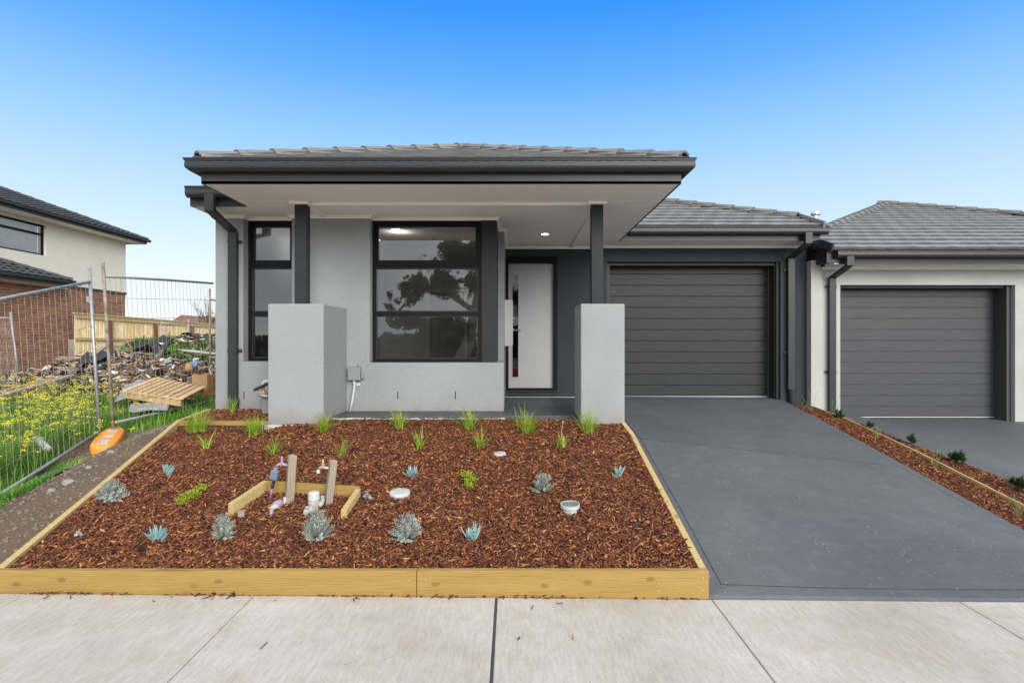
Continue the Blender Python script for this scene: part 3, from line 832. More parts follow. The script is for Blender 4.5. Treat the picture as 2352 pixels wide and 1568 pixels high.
cornice(H, [(-2.64, YF), (-2.64, YW), (-1.705, YW), (-1.705, YF), (-.187, YF), (-.187, 7.48), (-.105, 7.48), (-.105, YD), (1.30, YD), (1.30, YG), (4.60, YG)], ZS)
# --- fascia, gutters
fascia(H, [(-2.961, 6.23), (-2.961, 5.358), (1.605, 5.358), (1.605, 8.35)], ZS-.002)
fascia(H, [(-3.60, 6.248), (-2.98, 6.248)], ZS-.002, .12)
fascia(H, [(1.605, 8.368), (4.56, 8.368)], ZS-.002)
MB().box(4.545, 4.563, 8.36, 8.80, ZS, ZS+.2).obj('fascia', M['metal'], H)
gutter(H, [(-2.979, 6.3), (-2.979, 5.34), (1.623, 5.34), (1.623, 8.3)], 3.232)
gutter(H, [(-3.60, 6.23), (-2.98, 6.23)], 3.215)
gutter(H, [(1.74, 8.35), (4.70, 8.35)], 3.212)
box('back_fascia', M['metal'], -2.979, 1.623, 5.342, 5.355, 3.12, 3.33, H)
box('back_fascia', M['metal'], 1.63, 4.62, 8.354, 8.366, 3.13, 3.31, H)
box('back_fascia', M['metal'], -3.60, -2.98, 6.234, 6.246, 3.13, 3.31, H)
# --- roofs
p = .384
def plane_roof(name, polys, mat, parent):
    mb_ = MB()
    for P in polys: mb_.add(P, [tuple(range(len(P)))])
    return mb_.obj(name, mat, parent)
ye, ze, xl, xr = 5.30, 3.318, -3.02, 1.665
hw = (xr-xl)/2; xc = (xl+xr)/2; ya = ye+hw; za = ze+p*hw
VR = plane_roof('porch_roof', [[(xl, ye, ze), (xr, ye, ze), (xc, ya, za)],
                               [(xl, ye, ze), (xc, ya, za), (xc, 12, za), (xl, 12, ze)], [(xr, ye, ze), (xr, 12, ze), (xc, 12, za), (xc, ya, za)]], M['mortar'], H)
cth = 1/math.sqrt(1+p*p)
ud, vd, nd_ = Vector((1,0,0)), Vector((0, cth, p*cth)), Vector((0, -p*cth, cth))
def hip_clip(pt, dxy, keep):
    """vertical plane through pt along dxy; keep = point that stays"""
    n_ = Vector((dxy[1], -dxy[0], 0)).normalized()
    if (Vector(keep)-Vector(pt)).dot(n_) < 0: n_ = -n_
    return (Vector(pt), n_)
kp = (xc, ye+.4, ze)
tiled_plane(VR, Vector((xl-.1, ye, ze)), ud, vd, nd_, .315, .30, 8, 17, None,
            [hip_clip((xl, ye, ze), (1, 1), kp), hip_clip((xr, ye, ze), (-1, 1), kp)], M['tile'])
caps(VR, (xl+.02, ye+.02, ze+.03), (xc, ya, za+.03), M['ridge'])
caps(VR, (xr-.02, ye+.02, ze+.03), (xc, ya, za+.03), M['ridge'])
# main roof over the garage, running back as a hip
ye, ze = 8.27, 3.302
xh = 5.30; xR = 4.60                                     # hip would start beyond the boundary
def zr(y, p_=.40, y0=8.27, z0=3.302): return z0 + p_*(y-y0)
p = .40; cth = 1/math.sqrt(1+p*p); vd, nd_ = Vector((0, cth, p*cth)), Vector((0, -p*cth, cth))
tt = xh-xR
xm = .55; yh = ye + (xh-xm); zm = zr(yh)
MR = plane_roof('garage_roof', [[(-.2, ye, ze), (xR, ye, ze), (xR, ye+tt, zr(ye+tt)), (xm, yh, zm), (-.2, yh, zm)],
                                [(xR, ye+tt, zr(ye+tt)), (xR, 18, zr(ye+tt)), (xm, 18, zm), (xm, yh, zm)]], M['mortar'], H)
kp = (3, ye+.3, ze)
tiled_plane(MR, Vector((1.2, ye, ze)), ud, vd, nd_, .315, .30, 18, 14, None,
            [hip_clip((xR, ye+tt, 0), (-1, 1), kp), (Vector((xR, 9, 3)), Vector((-1, 0, 0))), (Vector((1.3, 9, 3)), Vector((1, 0, 0)))], M['tile'])
caps(MR, (xR+.0, ye+tt+.0, zr(ye+tt)+.03), (xm, yh, zm+.03), M['ridge'])
bw = MB().bar((xR+.01, ye-.05, ze+.03), (xR+.01, ye+tt, zr(ye+tt)+.04), .03, .10); bw.obj('barge_flashing', M['tile'], MR)
# left wing roof behind the porch roof
LR = plane_roof('left_roof', [[(-3.6, 6.15, 3.30), (-2.5, 6.15, 3.30), (.5, 10.3, 4.88), (-3.6, 10.3, 4.88)], [(-3.6, 10.3, 4.88), (.5, 10.3, 4.88), (.5, 18, 4.88), (-3.6, 18, 3.3)]], M['tile'], H)

# --- windows
def frame_rect(mb_, x0, x1, z0, z1, y, t=.045, d=.06, tb=None):
    mb_.box(x0, x1, y, y+d, z1-t, z1); mb_.box(x0, x1, y, y+d, z0, z0+(tb or t))
    mb_.box(x0, x0+t, y, y+d, z0+(tb or t), z1-t); mb_.box(x1-t, x1, y, y+d, z0+(tb or t), z1-t)
def window(x0, x1, z0, z1, tr, label, y=YF):
    wn_ = MB(); frame_rect(wn_, x0, x1, z0, z1, y, .035, .09)
    f = wn_.obj('window', M['black'], H); f['label'] = label
    zz = [z1-.035] + tr + [z0+.035]
    levels = [(tr[0]+.030, z1-.035), (tr[1]+.024, tr[0]-.030), (z0+.035, tr[1]-.024)]
    for k, t_ in enumerate(tr):
        hh = .030 if k == 0 else .024
        t1 = MB(); t1.box(x0+.036, x1-.036, y+.006, y+.07, t_-hh, t_+hh)
        if k == 0: t1.box(x0+.036, x1-.036, y-.003, y+.0055, t_-.004, t_+.004)
        t1.obj('transom', M['black'], f)
    for k, (a, b) in enumerate(levels):
        s_ = MB(); ins = .034 if k == 0 else .012
        frame_rect(s_, x0+.037, x1-.037, a+.001, b-.001, y+.012, ins, .045)
        s_.obj('sash', M['metal2'] if k else M['black'], f)
        g_ = MB(); g_.add([(x0+.04, y+.035, a), (x1-.04, y+.035, a), (x1-.04, y+.035, b), (x0+.04, y+.035, b)], [(0,1,2,3)])
        g_.obj('pane', M['glass'], f)
    return f
TR = [Z(609.5, YF), Z(720.5, YF)]
window(-3.218, -2.643, 1.374, 3.082, TR, 'narrow charcoal-framed window with three panes')
window(-1.702, -.374, 1.362, 3.082, TR, 'wide charcoal-framed window with three stacked panes')
box('window_sill', M['metal'], -1.703, -.19, 6.70, 6.80, 1.3585, 1.3615, H)
box('infill_panel', M['metal2'], -.371, -.187, YF-.012, YF+.12, 1.36, 3.084, H, bevel=.002)
box('infill_panel', M['metal2'], -.29, -.187, YF+.121, 7.478, 1.36, 3.084, H)
# --- room behind
rm = MB()
rm.box(-3.30, -.305, 10.6, 10.7, .86, 3.16); rm.box(-.36, -.305, 6.95, 10.6, .86, 3.10); 
rm.box(-2.62, -2.52, 6.99, 10.6, .86, 3.10)
rm.box(-3.30, -.305, 6.985, 10.6, 3.105, 3.16)
rr = rm.obj('room_lining', M['room'], H)
box('room_floor', M['roomfloor'], -3.30, -.305, 6.985, 10.6, .80, .86, H)
MB().box(-1.62, -1.56, 10.52, 10.595, .87, 2.6).box(-.9, -.84, 10.52, 10.595, .87, 2.6).box(-1.559, -.901, 10.52, 10.595, 2.53, 2.6).obj('door_architrave', M['trim'], H)
box('room_door', M['white'], -1.558, -.902, 10.56, 10.59, .87, 2.528, H)
rl = MB().lathe((-1.55, 7.38, 3.1045), [(.001, -.004), (.055, -.004), (.055, 0)], 20).obj('room_downlight', M['lamp'], H)
cornice(H, [(-.36, 10.6), (-2.52, 10.6)], 3.10)
box('blind_cassette', M['white'], -1.66, -.42, 6.94, 6.99, 3.02, 3.09, H)
MB().tube([(X(877, 6.95), 6.93, 2.95), (X(876, 6.95), 6.93, 2.35), (X(878, 6.95), 6.93, 2.2), (X(881, 6.95), 6.93, 2.35), (X(880, 6.95), 6.93, 2.95)], .003, 5).obj('blind_cord', M['white'], H)

for k_, (lx, ly) in enumerate(((-1.55, 7.6), (-2.95, 8.2))):
    ll = bpy.data.lights.new('room_lamp', 'POINT'); ll.energy = 3.0; ll.color = (1, .92, .78); ll.shadow_soft_size = .05
    lo = bpy.data.objects.new('room_lamp', ll); COL.objects.link(lo); lo.location = (lx, ly, 3.03)
# --- front door
fd = MB()
fd.box(-.10, -.055, 8.885, 8.975, .826, 2.965); fd.box(.672, .720, 8.885, 8.975, .826, 2.965)
fd.box(-.055, .672, 8.885, 8.975, 2.862, 2.965); fd.box(-.055, .672, 8.885, 8.975, .827, .862)
FD = fd.obj('front_door', M['black'], H)
gx0, gx1, gz0, gz1 = X(1177, 8.97), X(1190.4, 8.97), Z(865.6, 8.97), Z(632, 8.97)
d = MB(); y0, y1 = 8.965, 9.0
d.box(-.155, gx0, y0, y1, .866, 2.858); d.box(gx1, .668, y0, y1, .866, 2.858); d.box(gx0, gx1, y0, y1, gz1, 2.858); d.box(gx0, gx1, y0, y1, .866, gz0)
DLf = d.obj('door_leaf', M['doorp'], FD)
g_ = MB(); t = .016
g_.box(gx0-t, gx0, 8.957, 8.9645, gz0-t, gz1+t); g_.box(gx1, gx1+t, 8.957, 8.9645, gz0-t, gz1+t); g_.box(gx0, gx1, 8.957, 8.9645, gz1, gz1+t); g_.box(gx0, gx1, 8.957, 8.9645, gz0-t, gz0)
g_.obj('glazing_bead', M['doorp'], DLf)
MB().add([(gx0, 8.982, gz0), (gx1, 8.982, gz0), (gx1, 8.982, gz1), (gx0, 8.982, gz1)], [(0,1,2,3)]).obj('door_pane', M['dglass'], DLf)
hz = Z(758, 8.9)
hm = MB().lathe((.005, 8.958, hz), [(.026, 0), (.026, .006), (.012, .010), (.010, .045)], 14, (0, -1, 0))
hm.tube([(.005, 8.914, hz), (.05, 8.912, hz), (.14, 8.914, hz-.004)], [.014, .014, .012], 8)
hm.obj('handle', M['steel'], DLf, smooth=False)
box('door_sill', M['metal'], -.10, .72, 8.862, 8.884, .812, .828, FD)
MB().lathe((-2.0, 8.2, 3.1045), [(.001, -.004), (.055, -.004), (.055, 0)], 20).obj('room_downlight', M['lamp'], H)
box('entry_hall', M['roomfloor'], -.2, .8, 9.9, 9.95, .8, 3.1, H)

# --- meter box on the return wall
mbx = MB().box(-.104, .004, 7.58, 7.98, 1.548, 2.176).obj('meter_box', M['meter'], H, bevel=.004)
MB().box(.005, .012, 7.60, 7.96, 1.565, 2.16).obj('lid', M['meter'], mbx)
MB().lathe((.0125, 7.65, 1.93), [(.012, 0), (.012, .012), (.006, .016)], 12, (1, 0, 0)).lathe((.0125, 7.64, 1.88), [(.008, 0), (.008, .010)], 12, (1, 0, 0)).obj('latch', M['galv'], mbx)
# --- junction box
jb = MB().box(X(803, YW), X(831, YW), 6.60, YW-.001, Z(872, YW), Z(842, YW)).obj('junction_box', M['gbox'], H, bevel=.006)
MB().box(X(832.5, YW), X(838, YW), 6.625, 6.66, Z(868, YW), Z(858, YW)).box(X(822, YW), X(824, YW), 6.655, YW, Z(841, YW), Z(837, YW)).obj('hinge', M['gbox'], jb)
MB().tube([(X(814, 6.66), 6.65, Z(872, 6.65)), (X(814, 6.65), 6.65, Z(884, 6.65)), (X(812.5, 6.65), 6.645, Z(900, 6.64)), (X(809, 6.64), 6.64, Z(920, 6.64)), (X(804, 6.62), 6.62, .78)], .014, 10).obj('conduit', M['white'], jb, smooth=True)
MB().tube([(X(814, 6.66), 6.65, Z(873, 6.65)), (X(814, 6.66), 6.65, Z(880, 6.65))], .018, 10).box(X(818, 6.66), X(827, 6.66), 6.66, 6.675, Z(886, 6.66), Z(879, 6.66)).obj('gland', M['white'], jb)

# --- garage door
gf = MB()
gf.box(1.505, 1.56, 8.90, 9.14, .70, 2.868); gf.box(4.190, 4.240, 8.90, 9.14, .70, 2.868); gf.box(1.56, 4.19, 8.90, 9.14, 2.825, 2.868)
gf.box(4.205, 4.241, 8.855, 8.899, .70, 2.868)
GD = gf.obj('garage_door', M['jamb'], H)
zt = [Z(612.7, 9.13)] + [2.711 - .1814*k for k in range(11)] + [.722]
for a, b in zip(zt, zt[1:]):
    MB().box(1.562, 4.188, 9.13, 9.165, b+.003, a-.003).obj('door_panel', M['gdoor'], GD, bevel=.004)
box('door_core', M['black'], 1.562, 4.188, 9.15, 9.158, .72, 2.83, GD)
box('bottom_seal', M['white'], 1.562, 4.188, 9.126, 9.15, .704, .716, GD)
box('side_trim', M['steel'], 4.181, 4.186, 9.08, 9.128, .72, 2.8, GD)

# --- downpipes
def downpipe(xc_, y0_, zt_, y1_, z1_, z2_, zb, brackets, w_=.100, dd=.060, cone=True):
    m_ = MB(); hx = w_/2
    m_.box(xc_-hx, xc_+hx, y0_-dd/2, y0_+dd/2, z1_, zt_)
    # slanted piece
    V = [(xc_-hx, y0_-dd/2, z1_), (xc_+hx, y0_-dd/2, z1_), (xc_+hx, y0_+dd/2, z1_+.02), (xc_-hx, y0_+dd/2, z1_+.02),
         (xc_-hx, y1_-dd/2, z2_-.02), (xc_+hx, y1_-dd/2, z2_-.02), (xc_+hx, y1_+dd/2-.002, z2_), (xc_-hx, y1_+dd/2-.002, z2_)]
    m_.add(V, [(0,3,2,1),(4,5,6,7),(0,1,5,4),(1,2,6,5),(2,3,7,6),(3,0,4,7)])
    m_.box(xc_-hx, xc_+hx, y1_-dd/2, y1_+dd/2-.002, zb, z2_-.02)
    o_ = m_.obj('downpipe', M['metal'], H if xc_ < 4.6 else NH)
    for bz in brackets:
        k = MB().box(xc_-hx-.004, xc_+hx+.004, y1_-dd/2-.004, y1_-dd/2-.0005, bz-.02, bz+.02)
        k.box(xc_-hx-.004, xc_-hx-.001, y1_-dd/2, y1_+dd/2-.004, bz-.02, bz+.02); k.box(xc_+hx+.001, xc_+hx+.004, y1_-dd/2, y1_+dd/2-.004, bz-.02, bz+.02)
        sx = 1 if xc_ < 0 else -1
        k.box(min(xc_+sx*(hx+.004), xc_+sx*(hx+.045)), max(xc_+sx*(hx+.004), xc_+sx*(hx+.045)), y1_+dd/2-.008, y1_+dd/2-.003, bz-.018, bz+.018)
        k.obj('bracket', M['metal'], o_)
    if cone:
        MB().lathe((xc_+.015, y1_-.002, zb-.09), [(.050, -.10), (.052, .0), (.056, .05), (.055, .095)], 16).obj('shoe', M['metal'], o_)
    return o_
downpipe(-3.320, 6.13, 3.225, 6.635, 3.045, 2.925, .93, (Z(555, 6.64), Z(805, 6.64)))
downpipe(4.385, 8.25, 3.22, 8.765, 3.06, 2.93, .86, (Z(620, 8.77), Z(810, 8.77)))
# porch downlight
dl = MB().lathe((.464, 7.82, ZS-.001), [(.068, 0), (.068, -.004), (.056, -.006)], 28).obj('downlight', M['trim'], H)
MB().lathe((.464, 7.82, ZS-.0075), [(.050, .0), (.050, -.0012)], 28).obj('lamp', M['lamp'], dl)

# ================================================================== NEIGHBOUR HOUSE (right)
NH = empty('house', (6.6, 8.75, .4), 'lower neighbouring house on the right edge with grey garage door and large tiled hip roof', 'house')
YN = 8.75; ZN = 2.77
mb = MB()
mb.box(4.83, 5.154, YN, 9.1, .2, ZN); mb.box(5.154, 7.90, YN, 9.0, 2.497, ZN); mb.box(7.90, 9.6, YN, 9.1, .2, ZN)
mb.box(4.66, 4.83, 8.68, 9.1, .2, 2.87); mb.box(4.665, 4.83, 9.1, 16, .2, ZN)
n_ = mb.obj('wall', M['nlight'], NH)
MB().box(4.832, 5.20, 8.42, 8.748, ZN+.001, ZN+.15).obj('boxed_eave', M['soffit'], NH)
MB().box(4.84, 9.6, 8.372, 8.9, ZN+.002, ZN+.014).obj('soffit', M['soffit'], NH)
MB().box(4.657, 4.88, 8.90, 9.6, ZN+.03, 3.16).box(4.735, 4.88, 8.47, 8.895, ZN+.03, 3.01).obj('boundary_flashing', M['metal'], NH)
MB().box(4.90, 9.6, 9.0, 9.1, 2.5, 2.95).obj('wall', M['nlight'], NH)
cornice(NH, [(4.85, YN), (9.6, YN)], ZN+.002)
fascia(NH, [(4.72, 8.98), (4.93, 8.368), (9.6, 8.368)], ZN-.002, .14)
gutter(NH, [(4.83, 8.355), (9.6, 8.355)], 2.865)
MB().bar((4.835, 8.28, 2.92), (4.70, 8.80, 3.13), .02, .10).obj('gutter_end', M['metal'], NH)
MB().box(4.72, 9.6, 8.357, 8.367, 2.79, 2.96).obj('back_fascia', M['metal'], NH)
ye, ze, xk = 8.25, 2.965, 3.93; p = .38; cth = 1/math.sqrt(1+p*p); vd, nd_ = Vector((0, cth, p*cth)), Vector((0, -p*cth, cth))
xL = 4.74; s0 = xL-xk
xa = 8.865; ya = ye+(xa-xk); za = ze+p*(ya-ye)
# right hand hip falls a little more gently
def rhip(t): return (xa+t, ya-t, za-.36*t)
NR = plane_roof('roof', [[(xL, ye, ze), (12.6, ye, ze), (12.6, ye+1.2, ze+p*1.2), (xa, ya, za), (xL, ye+s0, ze+p*s0)],
                         [(xL, ye+s0, ze+p*s0), (xa, ya, za), (xa, 20, za), (xL, 20, ze+p*s0)]], M['mortar'], NH)
kp = (6.5, ye+.3, ze)
tiled_plane(NR, Vector((4.55, ye, ze)), ud, vd, nd_, .335, .30, 17, 19, None,
            [hip_clip((xk, ye, ze), (1, 1), kp), hip_clip((xa, ya, za), (1, -1), kp), (Vector((xL, 9, 3)), Vector((1, 0, 0))), (Vector((10.2, 9, 3)), Vector((-1, 0, 0)))], M['tile'])
caps(NR, (xL+.25, ye+s0+.25, ze+p*(s0+.25)+.03), (xa, ya, za+.03), M['ridge'])
caps(NR, (xa+3.65, ya-3.65, za-p*3.65+.03), (xa, ya, za+.03), M['ridge'])
MB().bar((xL-.01, ye-.03, ze+.03), (xL-.01, ye+s0+.1, ze+p*(s0+.1)+.03), .03, .12).obj('barge_flashing', M['metal'], NR)
gf = MB()
gf.box(7.83, 7.896, 8.82, 9.069, .3, 2.494); gf.box(5.156, 5.16, 8.82, 9.06, .3, 2.494); gf.box(5.16, 7.83, 8.86, 9.06, 2.46, 2.494)
ND = gf.obj('garage_door', M['jamb2'], NH); ND['label'] = 'dark grey sectional garage door of the neighbouring house'
zb = Z(958.0, 9.05)+.012; z0 = Z(1111.5, 9.05) if False else Z((700+1075*.3827)/1.6327, 9.05)
zl = [2.455] + [z0 - .1785*k for k in range(12)]
zl = [z for z in zl if z > zb+.05] + [zb]
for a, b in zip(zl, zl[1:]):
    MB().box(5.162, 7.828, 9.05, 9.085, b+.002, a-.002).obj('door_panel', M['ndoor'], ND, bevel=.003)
box('door_core', M['black'], 5.10, 7.97, 9.07, 9.08, .3, 2.55, ND)
box('bottom_seal', M['white'], 5.162, 7.828, 9.046, 9.07, zb-.016, zb-.003, ND)
downpipe(4.998, 8.25, 2.87, 8.705, 2.73, 2.61, .52, (Z(658, 8.7), Z(854, 8.7)))
# flue
fl = MB().tube([(5.99, 11, 3.70), (5.99, 11, 4.12)], .045, 16)
fl.lathe((5.99, 11, 4.10), [(.085, 0), (.088, .01), (.085, .055), (.05, .065)], 20)
f_ = fl.obj('flue', M['steel'], NR)

# ================================================================== TWO-STOREY HOUSE ON THE LEFT
B = empty('house', (-15.5, 18, .7), 'two-storey house on the left edge, brown brick below and cream render above', 'house')
xw, xb, xc_ = -14.40, -16.45, -16.60
BL, BH = .230, .076
wallb = MB()
wallb.box(xw-.25, xw-.012, 9.0, 18.08, .3, 3.33); wallb.box(xb-.25, xb-.012, 17.5, 23.7, .3, 3.60)
W_ = wallb.obj('brick_wall', M['grout'], B)
bm_ = MB().box(-.10, 0, 0, BL, 0, BH).mesh('brick', M['brick'])
cand = []
def courses(x, ya, yb, z0, z1):
    r = 0; z = z0
    while z + BH < z1:
        y = yb - (.12 if r % 2 else 0)
        if r % 2: cand.append((x, yb-.11, z, .11))
        while y - BL > ya:
            cand.append((x, y-BL, z, BL)); y -= .24
        z += .086; r += 1
courses(xw, 11.0, 18.08, .55, 3.33)
courses(xb, 20.4, 23.7, 1.7, 3.60)
lc = Vector(B.location)
def inview(c): return c[1] > 15.5 and (c[2] > 1.25 or c[0] < -16)
cand.sort(key=lambda c: (not inview(c), c[1]))
rest = MB(); k = 0
for (x, y, z, ln) in cand:
    if k < 300 and inview((x, y, z)) and ln == BL:
        o = bpy.data.objects.new('brick', bm_); COL.objects.link(o); o.parent = W_; k += 1
        o.location = Vector((x+random.uniform(-.003, .003), y, z))
    else:
        rest.box(x-.1, x+random.uniform(-.003, .003), y, y+ln, z, z+BH)
# per-brick colour for the joined rest comes from a point attribute
mr_ = rest.mesh('bricks', m_rand('red_brown_brick_joined', [(0, (.165,.080,.052)), (.4, (.245,.115,.070)), (.75, (.30,.14,.085)), (1, (.15,.082,.06))], .9, attr='tint', bump=.3))
at_ = mr_.attributes.new('tint', 'FLOAT', 'POINT'); at_.data.foreach_set('value', np.repeat(rng.random(len(mr_.vertices)//8), 8).astype(np.float32))
o = bpy.data.objects.new('bricks', mr_); COL.objects.link(o); o.parent = W_; o['kind'] = 'stuff'
box('wall_capping', M['metal'], xb-.02, xb+.05, 18.1, 23.75, 3.60, 3.68, B)
cw = MB(); x = xc_
wy0, wy1, wz0, wz1 = 14.0, 19.86, 4.65, 5.73
cw.box(x-.3, x, 9, 14, 3.5, 5.86); cw.box(x-.3, x, wy1, 23.95, 3.5, 5.86); cw.box(x-.3, x, 14, wy1, 3.5, wz0); cw.box(x-.3, x, 14, wy1, wz1, 5.86)
cw.obj('wall', M['cream'], B)
wf = MB()
def side_frame(mb_, y0, y1, z0, z1, x_, t=.05, d=.06):
    mb_.box(x_-d, x_, y0, y1, z1-t, z1); mb_.box(x_-d, x_, y0, y1, z0, z0+t); mb_.box(x_-d, x_, y0, y0+t, z0+t, z1-t); mb_.box(x_-d, x_, y1-t, y1, z0+t, z1-t)
side_frame(wf, wy0, wy1, wz0, wz1, x-.09, .06); wf.box(x-.149, x-.091, wy0+.06, wy1-.06, 5.36, 5.43)
wf_ = wf.obj('window', M['black'], B)
MB().box(x-.15, x-.14, wy0+.06, wy1-.2, wz0+.06, wz1-.06).obj('roller_blind', m_plain('white_blind', (.8,.8,.8), .8), wf_)
MB().add([(x-.12, wy0+.05, wz0), (x-.12, wy1-.05, wz0), (x-.12, wy1-.05, wz1), (x-.12, wy0+.05, wz1)], [(0,1,2,3)]).obj('pane', M['clear'], wf_)
# eaves
def side_eave(parent, xe, yend, z, xwall, y0=7):
    MB().box(xwall-.1, xe-.01, y0, yend-.01, z, z+.012).obj('soffit', M['soffit'], parent)
    fascia(parent, [(xe, y0), (xe, yend), (xe-1.5, yend)][::-1] if False else [(xwall-.6, yend), (xe, yend), (xe, y0)], z-.002, .13) if False else None
    MB().box(xe-.012, xe+.008, y0, yend, z-.002, z+.16).box(xwall-.6, xe-.013, yend-.02, yend, z-.002, z+.16).obj('fascia', M['metal'], parent)
    prof = [(0, 0), (.07, -.01), (.10, .02), (.105, .08), (.118, .10), (.10, .105), (.09, .03), (.0, .02)]
    m_ = MB()
    ya_, yb_ = y0, yend+.12
    V = [(xe+.01+a, yy, z+.10+b) for yy in (ya_, yb_) for a, b in prof]; n = len(prof)
    m_.add(V, [(k, (k+1) % n, n+(k+1) % n, n+k) for k in range(n)] + [tuple(range(n)), tuple(n+k for k in range(n))])
    m_.obj('gutter', M['metal'], parent)
def side_tiles(parent, xe, yend, z, pitch, rows, y0, nm):
    """plane facing +x rising to -x, hip at the far end"""
    c = 1/math.sqrt(1+pitch*pitch); m_ = MB()
    t = rows*.30*c
    base = MB().add([(xe, y0, z), (xe, yend, z), (xe-t, yend-t, z+pitch*t), (xe-t, y0, z+pitch*t)], [(0,1,2,3)])
    rf = base.obj('roof', M['mortar'], parent)
    V, F = tile_mesh(.30, .36, 8, .022, .030)
    U = Vector((0, -1, 0)); Vv = Vector((-c, 0, pitch*c)); N = Vector((pitch*c, 0, c))
    lim = (yend-y0)/.30
    for r in range(rows):
        for q in range(int(lim)+1):
            off = .15 if r % 2 else 0
            P = Vector((xe, yend, z)) + U*(q*.30+off) + Vv*(r*.30)
            if (yend - P.y) < (xe-P.x) - .02: continue
            m_.add([P + U*a + Vv*b + N*cc_ for a, b, cc_ in V], F)
    t_ = m_.obj('tiles', M['fartile'], rf); t_['kind'] = 'stuff'
    caps(rf, (xe, yend, z+.03), (xe-t, yend-t, z+pitch*t+.03), M['fartile'], mortar=False)
side_eave(B, -16.02, 24.45, 5.86, xc_)
side_tiles(B, -16.0, 24.5, 6.05, .40, 12, 12.0, 'u')
side_eave(B, -13.98, 17.62, 3.33, xw)
side_tiles(B, -13.96, 17.7, 3.52, .40, 8, 9.0, 'l')
MB().box(xw+.002, xw+.02, 17.95, 18.05, 0, .01)
bv = MB().box(xb, xb+.03, X(277, 20)*0+21.55, 21.80, 3.12, 3.36).obj('wall_vent', M['white'], B)
# paling fence
PF = empty('paling_fence', (-14.2, 18.1, .7), 'new pale pine paling fence running back beside the brick house', 'fence')
pm = MB().box(-.012, 0, 0, .104, 0, 1.0).mesh('paling', M['paling'])
y = 18.12; i = 0
lf = Vector(PF.location)
while y < 33 and i < 160:
    o = bpy.data.objects.new('paling', pm); COL.objects.link(o); o.parent = PF
    zt = 2.50 - .012*(y-18.1); o.location = Vector((-14.22 - (.013 if i % 2 else 0), y, .5)) - lf; o.scale = (1, 1, zt-.5+random.uniform(-.006, .006))
    y += .092; i += 1
MB().box(-14.26, -14.17, 18.05, 33, 0, .045).add([], []).obj('x', M['piney']) if False else None
cp = MB().bar((-14.20, 18.05, 2.53), (-14.20, 33, 2.345), .12, .05); cp.obj('capping', M['piney'], PF)
MB().bar((-14.18, 18.1, 2.43), (-14.18, 33, 2.25), .03, .12).obj('rail', M['piney'], PF)
MB().bar((-14.18, 18.1, 1.70), (-14.18, 33, 1.54), .05, .085).obj('rail', M['piney'], PF)
for y in (19.6, 22.1, 24.6, 27.1, 29.6, 32.1):
    box('post', M['redpost'], -14.20, -14.10, y, y+.11, .3, 2.36-.012*(y-18), PF)

# ================================================================== TEMPORARY FENCING
def panel(name, p0, p1, zb0, zt0, zb1, zt1, lab, lean=(0,0), nv=22, hs=7, mat='galv', ww=.0028, posts=(1,1), group='temporary mesh fence panels', ext=.09):
    e = empty(name, (p0[0], p0[1], zb0), lab, 'fence panel', group)
    def P(t, s):
        x = p0[0]+(p1[0]-p0[0])*t; y = p0[1]+(p1[1]-p0[1])*t
        zb = zb0+(zb1-zb0)*t; zt = zt0+(zt1-zt0)*t
        return Vector((x+lean[0]*s, y+lean[1]*s, zb+(zt-zb)*s))
    if posts[0]: MB().tube([P(0, -.11), P(0, 1+ext)], .021, 10).obj('post', M[mat], e, smooth=True)
    if posts[1]: MB().tube([P(1, -.05), P(1, 1+ext)], .021, 10).obj('post', M[mat], e, smooth=True)
    MB().tube([P(0, 1), P(.5, 1.003), P(1, 1)], .0195, 10).obj('rail', M['galv'], e, smooth=True)
    MB().tube([P(0, .02), P(.5, .016), P(1, .02)], .0195, 10).obj('rail', M['galv'], e, smooth=True)
    w_ = MB()
    for i in range(1, nv):
        t = i/nv; w_.tube([P(t, .02), P(t+random.uniform(-.004,.004), .5), P(t, 1)], ww, 4, False)
    for j in range(1, hs):
        s = j/hs; w_.tube([P(0, s), P(.3, s+random.uniform(-.003,.003)), P(.7, s+random.uniform(-.003,.003)), P(1, s)], ww, 4, False)
    w_.obj('wire_mesh', M['rust'], e)
    return e
panel('mesh_fence', (-5.14, 7.18), (-5.24, 9.98), .52, 2.45, .54, 2.65, 'mesh fence panel running from the orange block back towards the house corner', (-.12, 0), 26, 7, 'rust', posts=(1, 0))
panel('mesh_fence', (-5.27, 7.12), (-5.02, 4.75), .42, 2.37, -.14, 1.81, 'mesh fence panel nearest the camera with its sagging top rail', (-.12, 0), 26, 7)
panel('mesh_fence', (-5.50, 9.9), (-7.9, 10.3), .6, 2.45, .6, 2.45, 'rear mesh fence panel beyond the pallet near the house corner', (0, 0), 26, 7, 'rust', posts=(1, 0)) if False else None
# far panels among the rubble
panel('mesh_fence', (X(482, 11.2), 11.2), (X(482, 11.2)-.15, 13.6), .62, 2.45, .7, 2.5, 'distant mesh fence panel standing upright by the house corner', (0, 0), 22, 7, 'rust', posts=(1, 1), ext=.12)
panel('mesh_fence', (X(370, 19), 19), (X(432, 20), 20), .9, 2.23, .9, 2.29, 'distant mesh fence panel in front of the paling fence, left one of two', (0, 0), 20, 6, 'galv')
panel('mesh_fence', (X(434, 20), 20.02), (X(520, 19), 19), .9, 2.29, .9, 2.05, 'distant mesh fence panel in front of the paling fence, right one of two', (0, 0), 20, 6, 'rust')
panel('mesh_fence', (X(-60, 13.0), 13.0), (X(46, 13.3), 13.3), .55, 2.17, .55, 2.17, 'mesh fence panel with rounded corners in front of the brick wall', (-.22, 0), 30, 12, 'galv', ww=.004)

